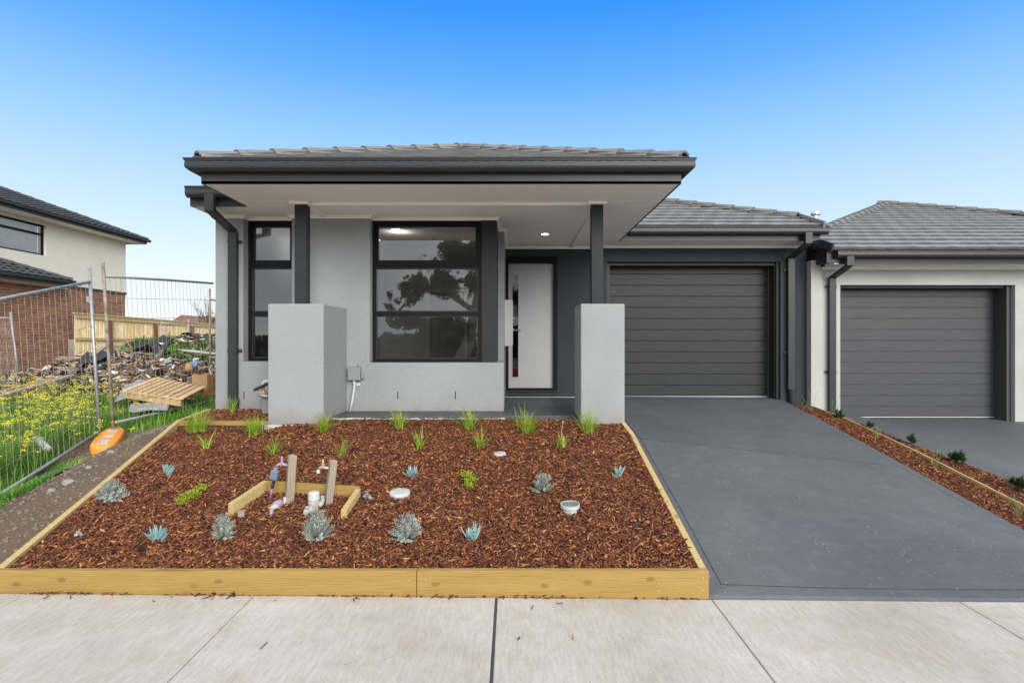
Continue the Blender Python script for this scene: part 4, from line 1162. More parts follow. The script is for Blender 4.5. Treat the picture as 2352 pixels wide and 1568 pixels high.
# orange fence foot
e = empty('fence_block', (X(250, 7.0), 7.0, .38), 'orange plastic block filled with concrete holding the nearest fence posts', 'fence base')
c0 = Vector((X(251, 6.95), 6.95, 0)); zc = Z(1036, 6.65)
a_ = Vector((-.25, .62, .14)); a_.normalize(); s_ = Vector((a_.y, -a_.x, 0)).normalized(); up = s_.cross(a_).normalized()
def OP(u, v, wv): return Vector((c0.x, c0.y, .345)) + a_*u + s_*v + up*wv
def foot_ring(sc, wv, ins=0):
    out_ = []
    for k in range(20):
        t = 2*math.pi*k/20; cu, su = math.cos(t), math.sin(t)
        u = (abs(cu)**.55)*math.copysign(1, cu)*.34*sc; v = (abs(su)**.6)*math.copysign(1, su)*.135*sc*(1-.18*(cu))
        out_.append(OP(u, v, wv))
    return out_
rings = [foot_ring(.94, -.10), foot_ring(1.0, .0), foot_ring(.98, .075), foot_ring(.90, .095)]
mb = MB(); V = [v for r_ in rings for v in r_]; F = [(i*20+k, i*20+(k+1) % 20, (i+1)*20+(k+1) % 20, (i+1)*20+k) for i in range(3) for k in range(20)]
F.append(tuple(range(60, 80))); mb.add(V, F); ob = mb.obj('shell', M['orange'], e, smooth=True)
for u0, u1 in ((-.28, -.14), (-.08, .03), (.09, .20)):
    MB().obox(OP((u0+u1)/2, 0, .096), a_*((u1-u0)/2), s_*.055, up*.006).obj('concrete_infill', M['rawconc'], e, bevel=.004)
for u in (-.11, .06):
    MB().obox(OP(u, 0, .103), a_*.018, s_*.085, up*.010).obj('rib', M['orange'], e, bevel=.006)

e = empty('fence_block', (X(488, 10.6), 10.6, .62), 'orange plastic fence foot lying beyond the pallet at the house corner', 'fence base')
MB().box(X(470, 10.5), X(520, 10.5), 10.4, 10.72, .60, .76).obj('shell', M['orange'], e, bevel=.03)

# ================================================================== PALLET, RUBBLE
def pln(px, py, dz=0):
    x, y, z = on_lot(px, py); return Vector((x, y, z+dz))
PA = empty('pallet', tuple(pln(375, 905)), 'pale slatted wooden pallet lying tilted on the dirt in front of the rubble', 'pallet')
qa, qb, qc, qd = [Vector((X(a, yy), yy, Z(b, yy))) for a, b, yy in ((284, 899, 8.9), (412, 916.5, 8.15), (467, 888, 9.3), (361.5, 868, 10.1))]
# qa left, qb near, qc right, qd far: slats run from the left/near edge to the far/right edge
for i in range(9):
    t = i/8.0; a0 = qa.lerp(qb, t); a1 = qd.lerp(qc, t)
    w0 = (qb-qa).length/8*.29
    d = (a1-a0).normalized(); n = (qb-qa).cross(qd-qa).normalized()
    if n.z < 0: n = -n
    s = n.cross(d).normalized()
    MB().obox((a0+a1)/2 + n*random.uniform(0, .004), (a1-a0)/2, s*w0, n*.009).obj('slat', M['pallet'], PA)
for t in (0.03, .5, .97):
    a0 = qa.lerp(qd, t); a1 = qb.lerp(qc, t); d = (a1-a0)/2
    MB().obox((a0+a1)/2 - n*.058, d*1.03, (qd-qa).normalized()*.03, n*.048).obj('bearer', M['pallet'], PA)
cbx = empty('cardboard_box', tuple(pln(457, 880)), 'open brown cardboard box behind the pallet by the house corner', 'box')
yb = 9.9; bx0, bx1, bz0, bz1 = X(441, yb), X(476, yb), Z(893, yb), Z(860, yb)
mb = MB(); mb.box(bx0, bx1, yb, yb+.006, bz0, bz1); mb.box(bx0, bx0+.006, yb+.006, yb+.3, bz0, bz1-.03); mb.box(bx1-.006, bx1, yb+.006, yb+.3, bz0, bz1); mb.box(bx0+.006, bx1-.006, yb+.3, yb+.306, bz0, bz1)
mb.obox(((bx1+.04), yb+.1, bz1-.09), (.04, -.06, 0), (.002, .001, 0), (0, 0, .09))
mb.obj('carton', M['card'], cbx)

# rubble mound
def mound(x, y):
    h = .66*math.exp(-(((x+9.0)/2.3)**2 + ((y-13.3)/1.9)**2)) + .60*math.exp(-(((x+7.0)/1.6)**2 + ((y-13.4)/1.5)**2)) - .25*math.exp(-(((x+11.9)/1.3)**2+((y-12.8)/1.2)**2)) \
        + .30*math.exp(-(((x+7.8)/1.0)**2 + ((y-11.3)/.8)**2))
    return lot_z(x, y) + h + (.10*mnoise.noise((x*2, y*2, 3)) + .05*mnoise.noise((x*6, y*6, 1)))*min(1, h*3)
mo = grid('rubble_mound', fr(-14, -4.2, .1), fr(10.0, 17.0, .14), lambda x, y: mound(x, y)-.03, M['dirt'], kind='stuff')
tag(mo, 'heap of soil under the building rubble behind the pallet', 'rubble')
# loose debris, several materials, each one stuff object
def debris(name, mat, n, smin, smax, lab, cx=(-11.3, -5), cy=(10.2, 15.6), flat=.15, seed=1, wr=(.15, .7)):
    r_ = random.Random(seed); mb_ = MB()
    for _ in range(n):
        x = r_.uniform(*cx); y = r_.uniform(*cy)
        h = mound(x, y) - lot_z(x, y)
        if h < .10: continue
        l = r_.uniform(smin, smax); wd_ = l*r_.uniform(*wr); t = l*flat*r_.uniform(.1, 1)
        d = Vector((r_.gauss(0, 1), r_.gauss(0, 1), r_.gauss(0, .35))).normalized(); u = Vector((r_.gauss(0, .5), r_.gauss(0, .5), 1)).normalized()
        s = d.cross(u).normalized(); u = s.cross(d)
        mb_.obox((x, y, mound(x, y)+r_.uniform(-.02, .10)), d*l/2, s*wd_/2, u*max(t, .004)/2)
    return tag(mb_.obj(name, mat), lab, 'rubble', kind='stuff')
debris('rubble', m_plain('pale_offcuts', (.62,.60,.55), .8, .2), 1600, .03, .16, 'pale plasterboard and plastic offcuts strewn over the rubble heap', seed=1)
debris('rubble', M['card'], 2200, .03, .15, 'brown cardboard and timber scraps in the rubble heap', seed=2)
debris('rubble', M['greypl'], 500, .03, .16, 'grey sheet and concrete scraps in the rubble heap', seed=3)
debris('rubble', M['blackpl'], 2100, .04, .24, 'black plastic scraps in the rubble heap', seed=4)
debris('rubble', m_plain('reddish_scrap', (.28,.12,.07), .8, .3), 400, .04, .16, 'reddish brick and cardboard scraps in the rubble heap', seed=6)
debris('rubble', M['oldwood'], 1600, .10, .5, 'weathered sticks and timber offcuts in the rubble heap', flat=.05, seed=5, wr=(.04, .12))
def sheet(name, corners, mat, lab, cat='plastic sheet', amp=.06, n=14, seed=0):
    lift = .17 if corners[0][1] > 10.9 else .015
    A_, B_, C_, D_ = [Vector(c) for c in corners]; V = []; 
    for j in range(n+1):
        for i in range(n+1):
            a, b = i/n, j/n
            P = A_*(1-a)*(1-b)+B_*a*(1-b)+C_*a*b+D_*(1-a)*b
            P.z = max(P.z, mound(P.x, P.y)+lift)
            P += Vector((0, 0, amp*(mnoise.noise((P.x*3, P.y*3, seed))+.5*mnoise.noise((P.x*9+b*6, P.y*4, seed)))))
            V.append(P)
    o = MB().add(V, [(j*(n+1)+i, j*(n+1)+i+1, (j+1)*(n+1)+i+1, (j+1)*(n+1)+i) for j in range(n) for i in range(n)]).obj(name, mat, smooth=True)
    md = o.modifiers.new('thickness', 'SOLIDIFY'); md.thickness = .004
    return tag(o, lab, cat)
def W3(px, py, y): return (X(px, y), y, Z(py, y))
sheet('plastic_sheet', [W3(412, 800, 13.2), W3(482, 790, 12.8), W3(500, 768, 14.0), W3(440, 775, 14.4)], M['blackpl'], 'large black plastic sheet over the top of the heap by the house corner', amp=.10)
sheet('plastic_sheet', [W3(300, 850, 12.0), W3(372, 850, 11.8), W3(402, 815, 12.8), W3(330, 818, 13.0)], M['blackpl'], 'crumpled black plastic sheet on the left half of the heap behind the fence posts', amp=.16, seed=3)
sheet('plastic_sheet', [W3(170, 868, 11.4), W3(240, 866, 11.2), W3(262, 843, 12.2), W3(200, 846, 12.4)], M['blackpl'], 'long black plastic sheet at the left foot of the heap', amp=.10, seed=5)
sheet('sheet_board', [W3(262, 922, 8.9), W3(345, 905, 9.3), W3(385, 872, 10.6), W3(290, 880, 10.8)], M['greypl'], 'flat grey board lying on the grass behind the fence posts', 'board', amp=.03, seed=2)
sheet('sheet_board', [W3(295, 943, 8.1), W3(385, 940, 8.1), W3(392, 922, 8.6), W3(300, 924, 8.7)], M['greypl'], 'grey sheet half buried in grass in front of the pallet', 'board', amp=.05, seed=8)
sheet('plastic_sheet', [W3(66, 1120, 5.62), W3(150, 1105, 5.75), W3(175, 1072, 6.2), W3(95, 1080, 6.2)], M['blackpl'], 'black plastic sheet showing under the grass beside the near fence rail', amp=.05, seed=9)
sheet('red_bag', [W3(288, 792, 13.1), W3(302, 794, 13.0), W3(303, 782, 13.3), W3(290, 783, 13.4)], M['redplastic'] if 'redplastic' in M else m_plain('red_plastic', (.55, .04, .06), .4), 'small bright red plastic piece near the top of the heap', 'bag', amp=.03)
sheet('blue_bag', [W3(430, 846, 11.2), W3(452, 840, 11.3), W3(455, 830, 11.6), W3(436, 833, 11.6)], m_plain('blue_plastic', (.12, .25, .5), .4), 'crumpled light blue bag in the rubble above the cardboard box', 'bag', amp=.08)
nt_ = MB()
r_ = random.Random(4)
for _ in range(26):
    a = W3(480+r_.uniform(-9, 12), 868+r_.uniform(-10, 14), 10.1+r_.uniform(0, .4)); b_4 = W3(482+r_.uniform(-9, 12), 872+r_.uniform(-10, 16), 10.1+r_.uniform(0, .4))
    nt_.tube([a, ((a[0]+b_4[0])/2, (a[1]+b_4[1])/2, (a[2]+b_4[2])/2+.05), b_4], .012, 5)
tag(nt_.obj('safety_netting', m_plain('red_orange_net', (.6, .10, .04), .6)), 'tangled red-orange safety netting beside the cardboard box', 'netting')
o = MB().tube([W3(377, 800, 12.6), W3(433, 806, 12.2), W3(495, 812, 11.9)], .028, 8).obj('pipe', M['white'], smooth=True); tag(o, 'long white plastic pipe lying across the right side of the heap', 'pipe')
o = MB().tube([W3(86, 1127-75+1, 6.1), W3(108, 1068, 5.98)], .05, 12).obj('pipe', M['white'], smooth=True)
bpy.data.objects.remove(o)
o = MB().tube([pln(84, 1020, .06), pln(112, 1046, .05)], .045, 12).obj('pipe', M['white'], smooth=True); tag(o, 'short white pipe offcut lying in the flowering grass', 'pipe')
o = MB().tube([W3(434, 851, 11.0), W3(434.5, 838, 11.1)], .07, 12).obj('cardboard_tube', M['card'], smooth=True); tag(o, 'short brown cardboard tube standing in the rubble', 'tube')
o = MB().tube([W3(486, 838, 10.2), W3(481, 848, 10.2), W3(486, 862, 10.15), W3(482, 880, 10.1), W3(488, 890, 10.1)], .012, 6).obj('hose', M['white'], smooth=True); tag(o, 'white hose hanging on the rubble at the house corner', 'hose')
for (a, b, wd, lab, mt) in ((W3(-10, 912, 8.6), W3(165, 862, 10.6), .14, 'pair of long grey planks lying across the grass at the left', 'oldwood'), (W3(-10, 903, 8.9), W3(110, 872, 10.2), .12, 'long pale plank lying behind the grey planks', 'pinex'),
                            (W3(372, 790, 12.6), W3(398, 815, 12.4), .12, 'broken board leaning on the right of the heap', 'oldwood'), (W3(290, 872, 11), W3(268, 800, 12.3), .03, 'thin stick leaning on the heap behind the posts', 'oldwood'), (W3(214, 815, 12), W3(240, 796, 12.6), .10, 'dark plank leaning at the left top of the heap', 'oldwood')):
    tag(MB().bar(a, b, wd, .035).obj('plank', M[mt]), lab, 'plank')
STN = m_plain('grey_stone', (.27, .26, .24), .9, .25, sc=30, bump=.5, bsc=50)
for px, py, r0, lab in ((157, 1112, .05, 'pale round stone beside the left edging, larger of two'), (118, 1132, .035, 'grey stone on the dirt beside the near fence rail'), (205, 1076, .03, 'small pale stone near the left edging'), (255, 1042, .035, 'stone in front of the orange block'), (340, 928, .06, 'pale lump of concrete in the grass in front of the pallet'), (398, 946, .10, 'rough concrete lump on the dirt below the pallet'), (352, 947, .05, 'small concrete lump in the grass left of the rough one'), (88, 1000-20, .09, 'white lump of rubble in the yellow flowers')):
    P = pln(px, py); mb = MB(); r_ = random.Random(px)
    V = []; F = []
    bm = bmesh.new(); bmesh.ops.create_icosphere(bm, subdivisions=2, radius=r0)
    for v in bm.verts: v.co *= 1+.35*mnoise.noise(v.co/r0*1.3+Vector((px, 0, 0))); v.co.z *= .6
    me = bpy.data.meshes.new('stone'); bm.to_mesh(me); bm.free(); me.materials.append(STN)
    o = bpy.data.objects.new('stone', me); COL.objects.link(o); o.location = P + Vector((0, 0, r0*.25)); tag(o, lab, 'stone')
# gravel on the dirt strip
r_ = random.Random(9); mb = MB()
for _ in range(4200):
    x = r_.uniform(-5.4, -3.4); y = r_.uniform(3.4, 8.8)
    if x > left_edge(min(y, 6.9))-.06: continue
    s = r_.choice((.003, .004, .005, .007, .012)); z = lot_z(x, y)
    d = Vector((r_.gauss(0,1), r_.gauss(0,1), 0)).normalized()
    mb.obox((x, y, z+s*.3), d*s, Vector((-d.y, d.x, 0))*s*.7, (0, 0, s*.5))
tag(mb.obj('gravel', m_plain('grey_gravel', (.21,.18,.15), .9, .3, sc=60)), 'loose pale gravel along the bare dirt beside the garden edging', 'gravel', kind='stuff')

# ================================================================== GRASS
def blades(name, P, L, Wd, mat, bend=.5, lab=None, cat='grass', kind='stuff', tint=None, dirs=None, seg=3, parent=None, tilt0=.25):
    n = len(P); P = np.asarray(P); L = np.asarray(L); Wd = np.asarray(Wd)
    th = rng.uniform(0, 2*np.pi, n) if dirs is None else dirs
    dx = np.stack([np.cos(th), np.sin(th), np.zeros(n)], 1); sx = np.stack([-np.sin(th), np.cos(th), np.zeros(n)], 1)
    t0 = rng.uniform(0, tilt0, n); b = rng.uniform(.3, 1, n)*bend*1.6
    V = []; pos = P.copy(); ang = t0.copy()
    for s in range(seg+1):
        wv = Wd*(1-(s/seg)**1.5)*.5
        if s < seg:
            V.append(pos - sx*wv[:, None]); V.append(pos + sx*wv[:, None])
        else: V.append(pos)
        ang = ang + b/seg*(.5+s/seg)
        pos = pos + (dx*np.sin(ang)[:, None] + np.array([0,0,1])*np.cos(ang)[:, None])*(L/seg)[:, None]
    k = 2*seg+1
    V = np.stack(V, 1).reshape(-1, 3); base = np.arange(n)*k
    Q = [np.stack([base+2*s, base+2*s+1, base+2*s+3, base+2*s+2], 1) for s in range(seg-1)]
    Tt = np.stack([base+2*seg-2, base+2*seg-1, base+2*seg], 1)
    tv = rng.beta(2, 2, n) if tint is None else tint
    o = np_mesh(name, V, np.concatenate(Q) if Q else None, Tt, mat, {'tint': np.repeat(tv, k)}, parent)
    if lab: tag(o, lab, cat, kind=kind)
    return o
def grass_density(x, y):
    if -5.42 < x < -4.72 and 6.45 < y < 7.45: return 0
    # bare dirt beside the edging, thinning where the rubble lies
    e = lerp_tab([(3, -3.95), (4.6, -4.42), (5.6, -4.55), (6.6, -4.78), (7.2, -4.8), (8.2, -4.4), (9.5, -3.8), (12, -3.6)], y)
    d = sstep(e+.12, e-.30, x + .45*mnoise.noise((x*2.3, y*2.3, 0)))
    d *= 1 - sstep(10.2, 11.6, y)*sstep(-12.6, -11.8, x)*.85
    d *= .35 + .9*(mnoise.noise((x*.9, y*.9, 4))+.5)
    if y > 9.0 and x > -9.5: d *= .45
    return min(1, d)
Pg = []; 
for _ in range(120000):
    y = 4.3 + (random.random()**1.35)*9.5
    x = random.uniform(-1.03*y*.95-.9, -3.55)
    if x < -13.9: continue
    if random.random() < grass_density(x, y): Pg.append((x, y))
cl_ = []
for (x, y) in Pg[:]:
    cl_.append((x, y, lot_z(x, y)-.005))
P = np.array(cl_)
n = len(P); hgt = np.array([.5+.9*(mnoise.noise((a*1.1, b*1.1, 7))+.45) for a, b, c in P]).clip(.25, 1.5)
L = rng.uniform(.10, .27, n)*hgt*np.where((P[:, 0] > -5.22) & (P[:, 1] < 7.3), .55, 1.0)
gt = np.clip(rng.beta(2, 2, n)*.6 + np.array([.75*(mnoise.noise((a*1.7, b*1.7, 21))+.35) for a, b, c in P]), 0, 1)
blades('grass', P, L, rng.uniform(.004, .013, n)*np.maximum(1, P[:, 1]/9), M['grass'], .95, 'long green grass growing wild over the vacant lot', 'grass', seg=3, tilt0=.75, tint=gt)
# yellow flowers
fl_, st_ = MB(), MB(); r_ = random.Random(12)
spots = []
for _ in range(820):
    px = r_.gauss(140, 95); py = r_.gauss(945, 45)
    if not (-40 < px < 372 and 895 < py < 1100): continue
    if px > 215 and r_.random() < .55: continue
    spots.append((px, py))
spots += [(r_.uniform(-30, 90), r_.uniform(1000, 1110)) for _ in range(70)]
for px, py in spots:
    P = pln(px, py); h = r_.uniform(.22, .42)
    if P.y > 13: continue
    tp = P + Vector((r_.gauss(0, .05), r_.gauss(0, .05), h)); st_.tube([P, (P+tp)/2+Vector((r_.gauss(0,.01), 0, 0)), tp], .0022, 3, False)
    for _k in range(r_.randint(5, 11)):
        q = tp + Vector((r_.gauss(0, .018), r_.gauss(0, .018), r_.gauss(0, .008)))
        a = Vector((r_.gauss(0, 1), r_.gauss(0, 1), r_.gauss(0, .5))).normalized(); b = a.cross(Vector((0, .3, 1))).normalized()
        s = r_.uniform(.006, .012)
        fl_.add([q-a*s, q-b*s*.6, q+a*s, q+b*s*.6, q+Vector((0,0,s*.7))], [(0,1,4),(1,2,4),(2,3,4),(3,0,4)])
tag(fl_.obj('wildflowers', M['flower']), 'scattered yellow flower heads over the grass of the vacant lot', 'flowers', kind='stuff')
tag(st_.obj('flower_stems', M['stem']), 'thin green stems of the yellow wildflowers', 'flowers', kind='stuff')
# weeds on the heap
Pw = []
for (cx, cy, sx_, sy_, nn) in ((X(318, 13), 13.0, .7, .5, 1500), (X(352, 13), 13.1, .5, .4, 900), (X(410, 12.3), 12.3, .35, .35, 900), (X(486, 12.6), 12.6, .35, .5, 700), (X(250, 9.8), 9.8, .6, .3, 500), (X(375, 13.4), 13.4, .4, .3, 500)):
    for _ in range(nn):
        x, y = random.gauss(cx, sx_*.5), random.gauss(cy, sy_*.5); Pw.append((x, y, mound(x, y)))
blades('weeds', np.array(Pw), rng.uniform(.10, .28, len(Pw)), rng.uniform(.012, .03, len(Pw)), M['grass'], .9, 'bright green weeds sprouting on the rubble heap', 'weeds', tilt0=.7)

# bare saplings and a distant roof beyond the fence
def sapling(px, yb, zb, h, seed, lab):
    e = empty('bare_tree', (X(px, yb), yb, zb), lab, 'tree'); r_ = random.Random(seed); mb = MB()
    def br(p, d, l, r, k):
        q = p + d*l; m_ = (p+q)/2 + Vector((r_.gauss(0, l*.05), 0, r_.gauss(0, l*.03)))
        mb.tube([p, m_, q], [r, r*.85, r*.6], 5, False)
        if k:
            for _ in range(3 if k > 1 else 2):
                br(q if r_.random() < .5 else m_, (d+Vector((r_.gauss(0, .35), r_.gauss(0, .2), .25))).normalized(), l*.72, r*.6, k-1)
    for i in range(3): br(Vector((X(px, yb), yb, zb)), Vector((r_.gauss(0, .22), 0, 1)).normalized(), h*.33, .03, 3)
    mb.obj('branches', M['twig'], e)
sapling(467, 27, 1.7, 2.5, 1, 'bare leafless young tree beyond the paling fence, left of two')
sapling(490, 27, 1.7, 1.9, 5, 'bare leafless young tree beyond the paling fence, nearer the house corner')
e = empty('house', (X(418, 50), 52, 1.2), 'small distant brick-red gabled roof beyond the paling fence', 'house')
xg = X(417, 50)
MB().box(xg-2.0, xg+2.0, 50.3, 56, .6, 2.6).obj('wall', M['brick'], e)
MB().add([(xg-2.4, 50, 2.5), (xg+2.4, 50, 2.5), (xg, 50, 4.0), (xg-2.4, 57, 2.5), (xg+2.4, 57, 2.5), (xg, 57, 4.0)], [(0,1,2),(3,5,4),(0,2,5,3),(1,4,5,2),(0,3,4,1)]).obj('roof', m_plain('faded_red_roof', (.22,.10,.08), .8), e)

# ================================================================== GARDEN PLANTS
def tuft(px, py, n, lmin, lmax, spread, lab, group, w=(.003, .005), stalk=False, fn=on_bed, bend=.8, seed=0, h=1):
    x, y, z = fn(px, py); rr_ = .018*spread
    n = int(n*1.5); rr_ *= 1.25
    P = np.stack([rng.normal(0, rr_, n), rng.normal(0, rr_, n), np.full(n, 0.0)], 1)
    o = blades('grass_tuft', P, rng.uniform(lmin, lmax, n)*1.32, rng.uniform(*w, n)*1.45, M['tuft'], bend*1.15, lab, 'plant', None, seg=5, tilt0=.85)
    o.location = (x, y, z-.006); o['group'] = group
    if stalk:
        s = MB().tube([(x, y, z), (x-.01, y, z+.16), (x+.004, y, z+.235)], .0028, 5)
        s.lathe((x+.004, y, z+.23), [(.003, 0), (.010, .008), (.012, .016), (.004, .022)], 8)
        s.obj('seed_stalk', m_plain('dry_stalk', (.45, .30, .16), .8), None)
        so_ = bpy.data.objects[-1] if False else COL.objects[-1]
        so_.parent = o; so_.location = so_.location - o.location
    return o
G1 = 'strappy green grass tufts along the back of the bed'
G2 = 'small strappy grass plants in the second row'
T = [((451, 990), 130, .14, .27, 1.5, 'wide grass tuft at the left end of the back row beside the cross board'),
     ((582, 996), 125, .12, .24, 1.4, 'bushy grass tuft just in front of the cross board by the left pier'),
     ((744, 991), 75, .12, .27, .9, 'upright grass tuft at the right foot of the left pier'),
     ((918, 984), 80, .12, .25, .9, 'grass tuft in the back row below the middle of the wide window'),
     ((1077, 984), 95, .12, .29, 1.1, 'grass tuft in front of the wall below the charcoal window panel'),
     ((1211, 993), 105, .12, .29, 1.2, 'tall grass tuft in the back row in front of the front door'),
     ((1351, 993), 110, .11, .27, 1.2, 'grass tuft at the foot of the right pier')]
for (pp, n, a, b, s, lab) in T: tuft(pp[0], pp[1], n, a, b, s, lab, G1)
T = [((473, 1031), 9, .10, .19, .6, 'few-leaved broad grass plant in the second row, furthest left', (.006, .011), False),
     ((628, 1044), 26, .10, .21, .7, 'stiff grass plant in the second row below the left pier', (.004, .008), False),
     ((785, 1046), 14, .10, .20, .6, 'sparse grass plant in the second row behind the taps', (.004, .008), False),
     ((964, 1031), 22, .10, .22, .7, 'leaning grass plant with a long stem in the second row', (.004, .007), False),
     ((1103, 1028), 30, .10, .22, .6, 'narrow upright grass plant in the second row above the small grey lid', (.004, .007), False),
     ((1292, 1027), 26, .07, .14, .7, 'short grass plant with a brown seed stalk in the second row', (.005, .008), True)]
for (pp, n, a, b, s, lab, ww, st) in T: tuft(pp[0], pp[1], n, a, b, s, lab, G2, ww, st, bend=.55)
def on_back(px, py):
    y = (1.61-.75)/((py-784)/FPX); y = min(6.5, y); return X(px, y), y, .765
tuft(534, 950, 26, .10, .26, .7, 'dark green grass plant growing at the foot of the left downpipe', G2, (.004, .008), False, on_back, .5)

def leaf_mesh(leaves, name, mat, loc, lab, cat, group, tints=None):
    """leaves: list of (base, dir, up, length, width, thickness)"""
    V = []; F = []; tv = []
    for k, (b, d, u, l, w_, th) in enumerate(leaves):
        d = Vector(d).normalized(); u = Vector(u); s = d.cross(u)
        if s.length < 1e-4: s = Vector((1, 0, 0))
        s.normalize(); u = s.cross(d).normalized(); b = Vector(b); i0 = len(V)
        V += [b - s*w_*.3, b + u*th*.3, b + s*w_*.3, b - u*th*.3]
        m_ = b + d*l*.55
        V += [m_ - s*w_*.5, m_ + u*th*.5, m_ + s*w_*.5, m_ - u*th*.5, b + d*l + u*l*.06]
        for q in range(4):
            F.append((i0+q, i0+(q+1) % 4, i0+4+(q+1) % 4, i0+4+q))
        F += [(i0+4+q, i0+4+(q+1) % 4, i0+8) for q in range(4)]
        t = tints[k] if tints else random.random(); tv += [t]*9
    me = bpy.data.meshes.new(name); me.from_pydata([tuple(v) for v in V], [], F); me.materials.append(mat)
    at_ = me.attributes.new('tint', 'FLOAT', 'POINT'); at_.data.foreach_set('value', np.array(tv, dtype=np.float32))
    o = bpy.data.objects.new(name, me); COL.objects.link(o); o.location = loc
    return tag(o, lab, cat, group)
def succulent(px, py, n, lmax, lab, seed, stems=((0, 0),), lean=0):
    r_ = random.Random(seed); x, y, z = on_bed(px, py); lv = []
    for i in range(n):
        sx_, sy_ = stems[i % len(stems)]
        az_ = r_.uniform(0, 2*math.pi); el_ = r_.uniform(.62, 1.5)
        d = (math.cos(az_)*math.cos(el_)+lean, math.sin(az_)*math.cos(el_), math.sin(el_))
        lv.append(((sx_+d[0]*.008, sy_+d[1]*.008, r_.uniform(0, .035)), d, (0, 0, 1), r_.uniform(.55, 1)*lmax, .013, .010))
    return leaf_mesh(lv, 'succulent', M['blue'], (x, y, z), lab, 'plant', 'blue chalk-stick succulents')
succulent(384.5, 1094, 44, .105, 'blue succulent just right of the silver bush nearest the left edging', 1)
succulent(359, 1245, 34, .110, 'blue succulent near the front left of the bed', 2, ((-.01, 0), (.015, .01)))
succulent(945, 1098, 36, .10, 'blue succulent above the round white cap', 3, ((-.02, 0), (.02, .01)), .12)
succulent(1081, 1242, 30, .12, 'blue succulent near the front right of the bed with two shoots', 4, ((-.02, 0), (.03, 0)))
succulent(1419, 1097, 40, .09, 'blue succulent nearest the driveway edging', 5, ((-.01, 0), (.02, 0)))
def silver(px, py, wd, ht, shoots, lab, seed, elong=1.0, gap=None):
    r_ = random.Random(seed); x, y, z = on_bed(px, py); lv = []; tv = []
    rx, rz = wd/2, ht
    mb = MB()
    for i in range(shoots):
        az_ = r_.uniform(0, 2*math.pi); el_ = r_.uniform(.12, 1.5)
        if gap and gap[0] < az_ < gap[1] and el_ < .9: continue
        d = Vector((math.cos(az_)*math.cos(el_)*rx, math.sin(az_)*math.cos(el_)*rx*.8, math.sin(el_)*rz))
        d *= r_.uniform(.66, 1.03)
        b = Vector((r_.gauss(0, .008), r_.gauss(0, .008), .005)); tipp = b + d; mid = b + d*.5 + Vector((0, 0, .012))
        mb.tube([b, mid, tipp], .0014, 3, False)
        nl = 26
        for k in range(nl):
            t = .28 + .72*k/nl; q = b*(1-t)**2 + mid*2*t*(1-t) + tipp*t*t
            a2 = k*2.4; dd = d.normalized(); s1 = dd.cross(Vector((0.1, .2, 1))).normalized(); s2 = dd.cross(s1)
            out_ = (s1*math.cos(a2) + s2*math.sin(a2))*.9 + dd*.75
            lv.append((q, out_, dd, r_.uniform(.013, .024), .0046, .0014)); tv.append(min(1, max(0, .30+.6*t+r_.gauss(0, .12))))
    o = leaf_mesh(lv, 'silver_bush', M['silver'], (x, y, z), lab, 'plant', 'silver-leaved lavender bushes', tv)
    s_ = mb.obj('stems', M['twig'], o); s_.location = (0, 0, 0)
    return o
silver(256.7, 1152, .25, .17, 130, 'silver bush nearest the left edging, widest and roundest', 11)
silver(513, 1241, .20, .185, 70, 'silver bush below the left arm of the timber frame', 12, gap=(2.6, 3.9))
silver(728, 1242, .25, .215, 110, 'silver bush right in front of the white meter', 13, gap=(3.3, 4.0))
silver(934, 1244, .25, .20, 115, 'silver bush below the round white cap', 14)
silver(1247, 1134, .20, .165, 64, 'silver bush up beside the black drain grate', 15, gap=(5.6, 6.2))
silver(843.7, 1151, .05, .075, 10, 'tiny silver seedling left of the round white cap', 16)
silver(180.5, 1234, .045, .03, 7, 'tiny silver seedling near the front left corner of the bed', 17)
def sedum(pts, n, lab, seed):
    r_ = random.Random(seed); cs = [on_bed(*q) for q in pts]; lv = []
    c0_ = cs[0]
    for i in range(n):
        t = r_.random()*(len(cs)-1); k = min(int(t), len(cs)-2); f = t-k
        c = [cs[k][j]*(1-f)+cs[k+1][j]*f - c0_[j] for j in range(3)]
        q = (c[0]+r_.gauss(0, .022), c[1]+r_.gauss(0, .02), c[2]+r_.uniform(0, .055))
        for _ in range(7):
            lv.append((q, (r_.gauss(0, 1), r_.gauss(0, 1), abs(r_.gauss(.6, .6))), (0, 0, 1), r_.uniform(.010, .022), .0045, .0015))
    return leaf_mesh(lv, 'sedum', M['lime'], c0_, lab, 'plant', 'lime green ground covers')
sedum([(412, 1163), (430, 1150), (452, 1138), (468, 1124)], 270, 'long diagonal lime green ground cover left of the timber frame', 1)
sedum([(1078, 1128), (1074, 1108), (1066, 1094), (1090, 1112)], 250, 'lime green ground cover right of the blue succulent in the middle of the bed', 2)
def rosette(px, py, n, l, lab, seed, mat='dgreen', fn=on_strip, group='dark glossy shrubs in the driveway strip'):
    r_ = random.Random(seed); x, y, z = fn(px, py); lv = []; tv = []
    for s in range(n):
        az_ = r_.uniform(0, 2*math.pi); el_ = r_.uniform(.5, 1.5); d = Vector((math.cos(az_)*math.cos(el_), math.sin(az_)*math.cos(el_), math.sin(el_)))*l*r_.uniform(.4, .8)
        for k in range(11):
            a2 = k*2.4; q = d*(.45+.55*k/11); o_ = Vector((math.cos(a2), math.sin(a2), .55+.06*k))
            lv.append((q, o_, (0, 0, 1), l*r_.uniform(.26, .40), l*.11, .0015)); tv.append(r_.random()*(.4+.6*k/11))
    o = leaf_mesh(lv, 'shrub', M[mat], (x, y, z), lab, 'plant', group, tv)
    s_ = MB().tube([(x, y, z-.01), (x, y, z+l*.55)], .004, 5).obj('stem', M['twig'], o)
